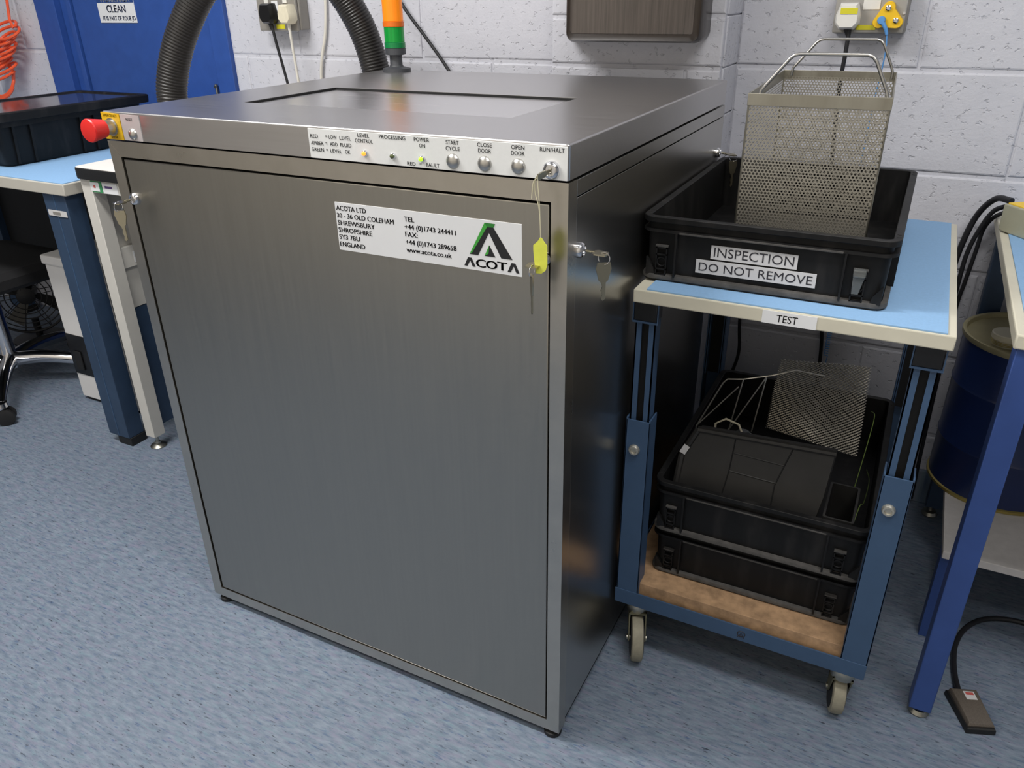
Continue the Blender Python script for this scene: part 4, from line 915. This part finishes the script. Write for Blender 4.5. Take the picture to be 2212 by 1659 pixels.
MB().box(-0.716, -0.706, 0.458, 1.020, 0.455, WZ - 0.030, 0.001).build('side_panel', 'white_frame', b2_)
MB().box(-0.716, -0.708, 0.458, 1.020, 0.06, 0.452, 0.001).build('lower_side_panel', 'bench_dark_blue', b2_)
MB().box(-0.682, -0.178, 1.03, 1.05, 0.10, 0.45, 0.001).build('lower_panel', 'bench_dark_blue', b2_)

# heater / extractor box under the left bench
ht = thing('white_unit', 'white upright unit with black switch plate under the left bench', 'appliance', (-1.10, 0.64, 0))
MB().box(-1.213, -0.93, 0.552, 0.74, 0.012, 0.505, 0.004).build('casing', 'heater_white', ht)
MB().box(-1.220, -0.925, 0.545, 0.747, 0.500, 0.532, 0.006).build('top_cap', 'heater_white', ht)
MB().box(-1.20, -0.94, 0.56, 0.73, 0.0, 0.013).build('plinth', 'gap_black', ht)
sp = MB().box(-1.211, -1.06, 0.549, 0.5525, 0.105, 0.255, 0.002).build('switch_plate', 'black_gloss', ht)
MB().box(-1.186, -1.15, 0.543, 0.549, 0.125, 0.195, 0.003).build('rocker_switch', 'rubber_black', sp)
# fan
fn = thing('desk_fan', 'dark round cage fan in the shadow under the left bench', 'fan', (-1.70, 0.72, 0))
fc = Vector((-1.86, 0.83, 0.205)); fd = Vector((0.80, -0.6, 0.05)).normalized(); fa = fd.orthogonal().normalized(); fb = fd.cross(fa)
def circ(r, h, n=36): return [fc + fd * h + (fa * math.cos(2 * math.pi * k / n) + fb * math.sin(2 * math.pi * k / n)) * r for k in range(n + 1)]
for r in (0.155, 0.135, 0.115, 0.095, 0.075, 0.055): MB().tube(circ(r, 0.045 - r * r * 0.8), 0.0022 if r < .15 else 0.005, 6).build('cage_ring', 'fan_dark', fn)
for k in range(10):
    a = 2 * math.pi * k / 10; dv = fa * math.cos(a) + fb * math.sin(a); MB().tube([fc + dv * 0.03 + fd * 0.046, fc + dv * 0.10 + fd * 0.038, fc + dv * 0.155 + fd * 0.02, fc + dv * 0.14 - fd * 0.03, fc + dv * 0.03 - fd * 0.04], 0.0016, 5).build('cage_wire', 'fan_dark', fn)
MB().lathe_dir([(0.010, -0.05), (0.036, -0.045), (0.036, 0.03), (0.034, 0.045), (0.01, 0.05)], fc, fd, 20).build('motor_hub', 'fan_dark', fn)
for k in range(4):
    a = R(90 * k + 25); dv = fa * math.cos(a) + fb * math.sin(a); pv_ = fa * -math.sin(a) + fb * math.cos(a)
    q = [fc + dv * 0.035 - pv_ * 0.012 - fd * 0.006, fc + dv * 0.125 - pv_ * 0.045 - fd * 0.012, fc + dv * 0.135 + pv_ * 0.02 + fd * 0.012, fc + dv * 0.035 + pv_ * 0.016 + fd * 0.006]
    MB().loops([[v - fd * 0.001 for v in q], [v + fd * 0.001 for v in q]]).build('blade', 'fan_blade', fn)
MB().lathe([(0.10, 0), (0.10, 0.008), (0.03, 0.016), (0.014, 0.02), (0.014, 0.09)], (fc.x - fd.x * 0.02, fc.y - fd.y * 0.02, 0), n=28).build('stand', 'fan_dark', fn)
# swivel chair
hub = Vector((-1.535, 0.520, 0.105))
ch_ = thing('swivel_chair', 'chrome five-star base of a swivel chair under the left bench', 'chair', (hub.x, hub.y, 0))
MB().cyl(hub + Vector((0, 0, -0.03)), hub + Vector((0, 0, 0.30)), 0.025, 20).build('column', 'chrome', ch_)
for k in range(5):
    a = math.atan2(0.312 - hub.y, -1.285 - hub.x) + k * 2 * math.pi / 5; dv = Vector((math.cos(a), math.sin(a), 0)); e = hub + dv * 0.322
    pts_ = bez([hub + Vector((0, 0, 0.0)), hub + dv * 0.12 + Vector((0, 0, 0.005)), hub + dv * 0.24 + Vector((0, 0, -0.012)), e + Vector((0, 0, -0.035))], 6)
    o = MB().tube(pts_, 0.02, 12, [0.028 - 0.010 * i / (len(pts_) - 1) for i in range(len(pts_))]).build('base_arm', 'chrome', ch_)
    MB().lathe([(0.004, 0.002), (0.022, -0.004), (0.025, -0.018), (0.020, -0.026)], (e.x, e.y, 0.084), n=20).build('arm_cap', 'chrome', o)
    s = Vector((-dv.y, dv.x, 0)); cw = Vector((e.x, e.y, 0.029)) + s * 0.006
    for sg in (-1, 1): MB().lathe_dir([(0.022, -0.008), (0.029, -0.006), (0.029, 0.006), (0.022, 0.008)], cw + dv * 0.014 * sg, dv, 24).build('castor_wheel', 'rubber_black', o)
MB().loops([rrect(hub.x - .20, hub.x + .20, hub.y - .19, hub.y + .21, 0.06, 0.405, 5), rrect(hub.x - .23, hub.x + .23, hub.y - .22, hub.y + .23, 0.08, 0.425, 5), rrect(hub.x - .23, hub.x + .23, hub.y - .22, hub.y + .23, 0.08, 0.455, 5), rrect(hub.x - .21, hub.x + .21, hub.y - .20, hub.y + .21, 0.07, 0.475, 5)]).build('seat', 'fabric_dark', ch_)

# ================================================================== THINGS ON THE WALL
# cleaning sign on the door
SY = YL + 0.006
sg_ = thing('notice_sign', 'small white and blue notice about keeping the work area clean on the blue door', 'sign', (-1.30, SY, 1.27))
MB().box(-1.392, -1.206, SY - 0.0025, SY - 0.0002, 1.1995, 1.340, 0.0006).build('sign_plate', 'white_label', sg_)
MB().box(-1.3915, -1.2065, SY - 0.0031, SY - 0.0024, 1.2625, 1.3395).build('sign_header', 'sign_blue', sg_)
FS = FRONT(SY - 0.0036)
lettering([('CLEAN', -1.2985, 1.2325, .094, .0225, 1), ('IT IS PART OF YOUR JO', -1.292, 1.2075, .163, .0130, 1)], FS, 'sign_blue', sg_, 0.03)
lettering([('WORK AREA', -1.298, 1.2650, .150, .0200, 1), ('KEEP THIS', -1.298, 1.300, .140, .0220, 1)], FS, 'white_label', sg_, 0.03)

# coiled air line
ac = []; cxh, cyh = -1.925, 1.030
for k in range(0, 9 * 22 + 1):
    a = 2 * math.pi * k / 22; tt = k / (9 * 22); rr = 0.060 + 0.018 * math.sin(tt * 9 * 1.7)
    ac.append((cxh + 0.085 - 0.085 * tt + rr * math.cos(a) + 0.012 * math.sin(tt * 7), cyh + 0.034 * math.sin(a), 1.185 - 0.165 * tt + 0.026 * math.sin(a + 0.6 * tt)))
for k in range(0, 3 * 22):
    a = 2 * math.pi * k / 22; ac.append((cxh - 0.012 + 0.068 * math.cos(a), cyh + 0.024 * math.sin(a), 1.005 + 0.058 * math.sin(a) - 0.004 * k / 22))
ac = [(-1.83, 1.06, 1.50), (-1.805, 1.05, 1.38), (-1.798, 1.045, 1.28), (-1.800, 1.04, 1.24), (-1.795, 1.032, 1.21)] + ac
tag(MB().tube(ac, 0.0052, 8).build('air_hose', 'air_orange'), 'orange coiled air hose hanging on the wall left of the blue door', 'hose')

# left twin socket with two plugs
sL = thing('wall_socket', 'grey twin socket box on the wall beside the blue door, with two plugs', 'socket', (-0.52, YL, 1.23))
MB().box(-0.600, -0.445, YL - 0.040, YL, 1.182, 1.275, 0.005).build('back_box', 'socket_grey', sL)
MB().box(-0.602, -0.450, YL - 0.050, YL - 0.040, 1.180, 1.277, 0.003).build('face_plate', 'socket_grey', sL)
MB().box(-0.542, -0.518, YL - 0.0515, YL - 0.0499, 1.222, 1.262, 0.0005).build('paper_label', 'white_label', sL)
MB().box(-0.534, -0.500, YL - 0.0512, YL - 0.0499, 1.186, 1.198).build('yellow_sticker', 'sticker_yellow', sL)
for x in (-0.560, -0.488): MB().box(x - 0.008, x + 0.008, YL - 0.054, YL - 0.05, 1.255, 1.271, 0.001).build('switch', 'white_plastic', sL)
def plug(name, label, x, zc, y1, mt, mc_, path, rad, wd=0.05, ht=0.05):
    t = thing(name, label, 'plug', (x, y1, zc)); h = ht / 2; w2 = wd / 2
    poly = [(x - w2 * .72, zc + h), (x + w2 * .72, zc + h), (x + w2, zc + h * .1), (x + w2, zc - h * .55), (x + w2 * .6, zc - h), (x - w2 * .6, zc - h), (x - w2, zc - h * .55), (x - w2, zc + h * .1)]
    def sc(f): return [(x + (a - x) * f, zc + (b - zc) * f) for a, b in poly]
    ls = [[(a, y1, b) for a, b in sc(.96)], [(a, y1 - 0.012, b) for a, b in sc(1.0)], [(a, y1 - 0.028, b) for a, b in sc(.93)], [(a, y1 - 0.034, b) for a, b in sc(.80)]]
    MB().loops(ls).build('plug_body', mt, t)
    MB().cyl((x, y1 - 0.014, zc - h + 0.002), (path[0][0], path[0][1], path[0][2] - 0.016), 0.0062, 12, 0.0045).build('strain_relief', mc_, t)
    MB().tube(bez(path, 10), rad, 10).build('cord', mc_, t)
    return t
yp = YL - 0.050
plug('mains_plug', 'black plug in the grey twin socket beside the blue door', -0.545, 1.228, yp, 'black_gloss', 'cable_black', [(-0.540, yp - .014, 1.200), (-0.532, yp - .014, 1.15), (-0.515, yp - .012, 1.06), (-0.495, yp - .01, 0.95), (-0.48, yp - .005, 0.89)], 0.0042, 0.050, 0.056)
plug('mains_plug', 'cream plug in the grey twin socket beside the blue door', -0.473, 1.226, yp, 'cream_plastic', 'cable_white', [(-0.472, yp - .014, 1.198), (-0.470, yp - .014, 1.14), (-0.466, yp - .012, 1.05), (-0.463, yp - .010, 0.95), (-0.46, yp - .006, 0.89)], 0.0040, 0.050, 0.054)
tag(MB().tube(bez([(-0.362, YL - 0.009, 1.40), (-0.368, YL - 0.009, 1.28), (-0.382, YL - 0.009, 1.18), (-0.408, YL - 0.009, 1.10), (-0.420, YL - 0.009, 1.03), (-0.424, YL - 0.009, 0.89)], 10), 0.0046, 10).build('wall_cable', 'cable_white'), 'white cable running down the wall inside the hose arch', 'cable')
tag(MB().tube(bez([(-0.20, YL - 0.02, 1.42), (-0.145, YL - 0.02, 1.325), (-0.083, YL - 0.02, 1.237), (-0.02, YL - 0.02, 1.165), (0.048, YL - 0.02, 1.083), (0.12, YL - 0.03, 0.98), (0.2, YL - 0.05, 0.80), (0.22, YL - 0.06, 0.5)], 10), 0.0046, 10).build('wall_cable', 'cable_black'), 'dark cable slanting down the wall right of the signal tower', 'cable')

# right twin socket
sR = thing('wall_socket', 'grey twin socket box above the perforated basket with yellow earth plug', 'socket', (1.12, YR, 1.23))
MB().box(1.050, 1.200, YR - 0.040, YR, 1.180, 1.275, 0.005).build('back_box', 'socket_grey', sR)
MB().box(1.050, 1.196, YR - 0.050, YR - 0.040, 1.182, 1.275, 0.003).build('face_plate', 'socket_grey_light', sR)
MB().box(1.107, 1.142, YR - 0.0522, YR - 0.0499, 1.229, 1.262, 0.001).build('switch', 'white_plastic', sR)
MB().box(1.100, 1.140, YR - 0.0512, YR - 0.0499, 1.1885, 1.1985).build('yellow_sticker', 'sticker_yellow', sR)
MB().cyl((1.192, YR - 0.049, 1.222), (1.192, YR - 0.053, 1.222), 0.003, 10).build('screw', 'chrome', sR)
yq = YR - 0.050
pr = plug('mains_plug', 'white plug with yellow sticker in the socket above the basket', 1.081, 1.2165, yq, 'white_plastic', 'cable_black', [(1.088, yq - .014, 1.192), (1.088, yq - .014, 1.14), (1.087, yq - .01, 1.06), (1.095, yq + .01, 0.90), (1.118, yq + .02, 0.60), (1.143, yq + .03, 0.42), (1.150, yq + .03, 0.25), (1.15, yq + .03, 0.02)], 0.0046, 0.052, 0.054)
MB().box(1.066, 1.101, yq - 0.0356, yq - 0.0338, 1.2215, 1.2335).build('yellow_sticker', 'sticker_yellow', pr)
# triangular earth bonding plug
ep = thing('earth_plug', 'yellow triangular earth bonding plug with blue cord above the basket', 'plug', (1.164, yq, 1.222))
tri = []
for (cx0, cz0, a0, a1) in ((1.1615, 1.2335, -10, 160), (1.1450, 1.2045, 170, 300), (1.1815, 1.2045, 270, 380)):
    for k in range(7):
        a = R(a0 + (a1 - a0) * k / 6); tri.append((cx0 + 0.0125 * math.cos(a), cz0 + 0.0125 * math.sin(a)))
MB().loops([[(a, yq, b) for a, b in tri], [(a, yq - 0.014, b) for a, b in tri], [(1.164 + (a - 1.164) * .95, yq - 0.016, 1.215 + (b - 1.215) * .95) for a, b in tri]]).build('plug_body', 'earth_yellow', ep)
for x, z in ((1.1600, 1.2325), (1.1790, 1.2080)):
    MB().lathe_dir([(0.0058, 0), (0.0055, 0.004), (0.0035, 0.005), (0.0032, 0.003), (0.0015, 0.003)], (x, yq - 0.016, z), (0, -1, 0), 18).build('press_stud', 'chrome', ep)
MB().lathe_dir([(0.0085, 0), (0.0085, 0.006), (0.0070, 0.009), (0.002, 0.0095)], (1.1505, yq - 0.016, 1.2085), (0, -1, 0), 20).build('snap_cap', 'cord_blue', ep)
MB().tube([(1.1520, yq - 0.02, 1.206), (1.157, yq - 0.021, 1.200), (1.163, yq - 0.021, 1.191), (1.1665, yq - 0.020, 1.180)], 0.0045, 10, [0.0055, 0.0045, 0.0038, 0.0032]).build('strain_relief', 'cord_blue', ep)
MB().tube(bez([(1.1665, yq - 0.02, 1.182), (1.170, yq - 0.018, 1.150), (1.169, yq - 0.010, 1.11), (1.165, yq, 1.05), (1.160, yq + 0.012, 0.90), (1.158, yq + .02, 0.60), (1.159, yq + .02, 0.46)], 10), 0.0015, 8).build('cord', 'cord_blue', ep)
co = []
for k in range(0, 10 * 12 + 1):
    a = 2 * math.pi * k / 12; co.append((1.159 + 0.005 * math.cos(a), yq + .02 + 0.005 * math.sin(a), 0.46 - 0.0065 * k / 12))
co += [(1.160, yq + .02, 0.35), (1.162, yq + .02, 0.2), (1.165, yq + .02, 0.02)]
MB().tube(co, 0.0012, 6).build('coiled_cord', 'cord_blue', ep)
tag(MB().tube(bez([(0.935, YR - 0.02, 0.79), (0.925, YR - 0.02, 0.60), (0.923, YR - 0.02, 0.457), (0.931, YR - 0.02, 0.36), (0.918, YR - 0.02, 0.285), (0.885, YR - 0.02, 0.15), (0.87, YR - 0.03, 0.01)], 10), 0.0045, 10).build('wall_cable', 'cable_black'), 'black cable hanging on the wall beneath the trolley top', 'cable')

# towel dispenser on the pier
dsp = thing('towel_dispenser', 'dark smoky brown paper towel dispenser on the wall pier', 'dispenser', (0.64, YP, 1.165))
def dl(x0, x1, z0, y, r=0.016):
    out = []
    for cx0, cz0, a0 in ((x1 - r, z0 + r, 270), (x1 - r, 1.52 - r, 0), (x0 + r, 1.52 - r, 90), (x0 + r, z0 + r, 180)):
        for k in range(6): a = R(a0 + 90 * k / 5); out.append((cx0 + r * math.cos(a), y, cz0 + r * math.sin(a)))
    return out
yd = YP - 0.11
MB().loops([dl(0.452, 0.800, 1.172, YP - 0.0005), dl(0.455, 0.800, 1.168, YP - 0.03), dl(0.485, 0.806, 1.168, yd + 0.016), dl(0.489, 0.802, 1.172, yd + 0.004), dl(0.496, 0.795, 1.180, yd)], True, True).build('cover', 'smoke_brown_dark', dsp)
MB().loops([dl(0.500, 0.790, 1.186, yd - 0.0005, .008), dl(0.501, 0.789, 1.187, yd - 0.0015, .008)]).build('front_window', 'smoke_brown', dsp)
bpy.context.view_layer.update()
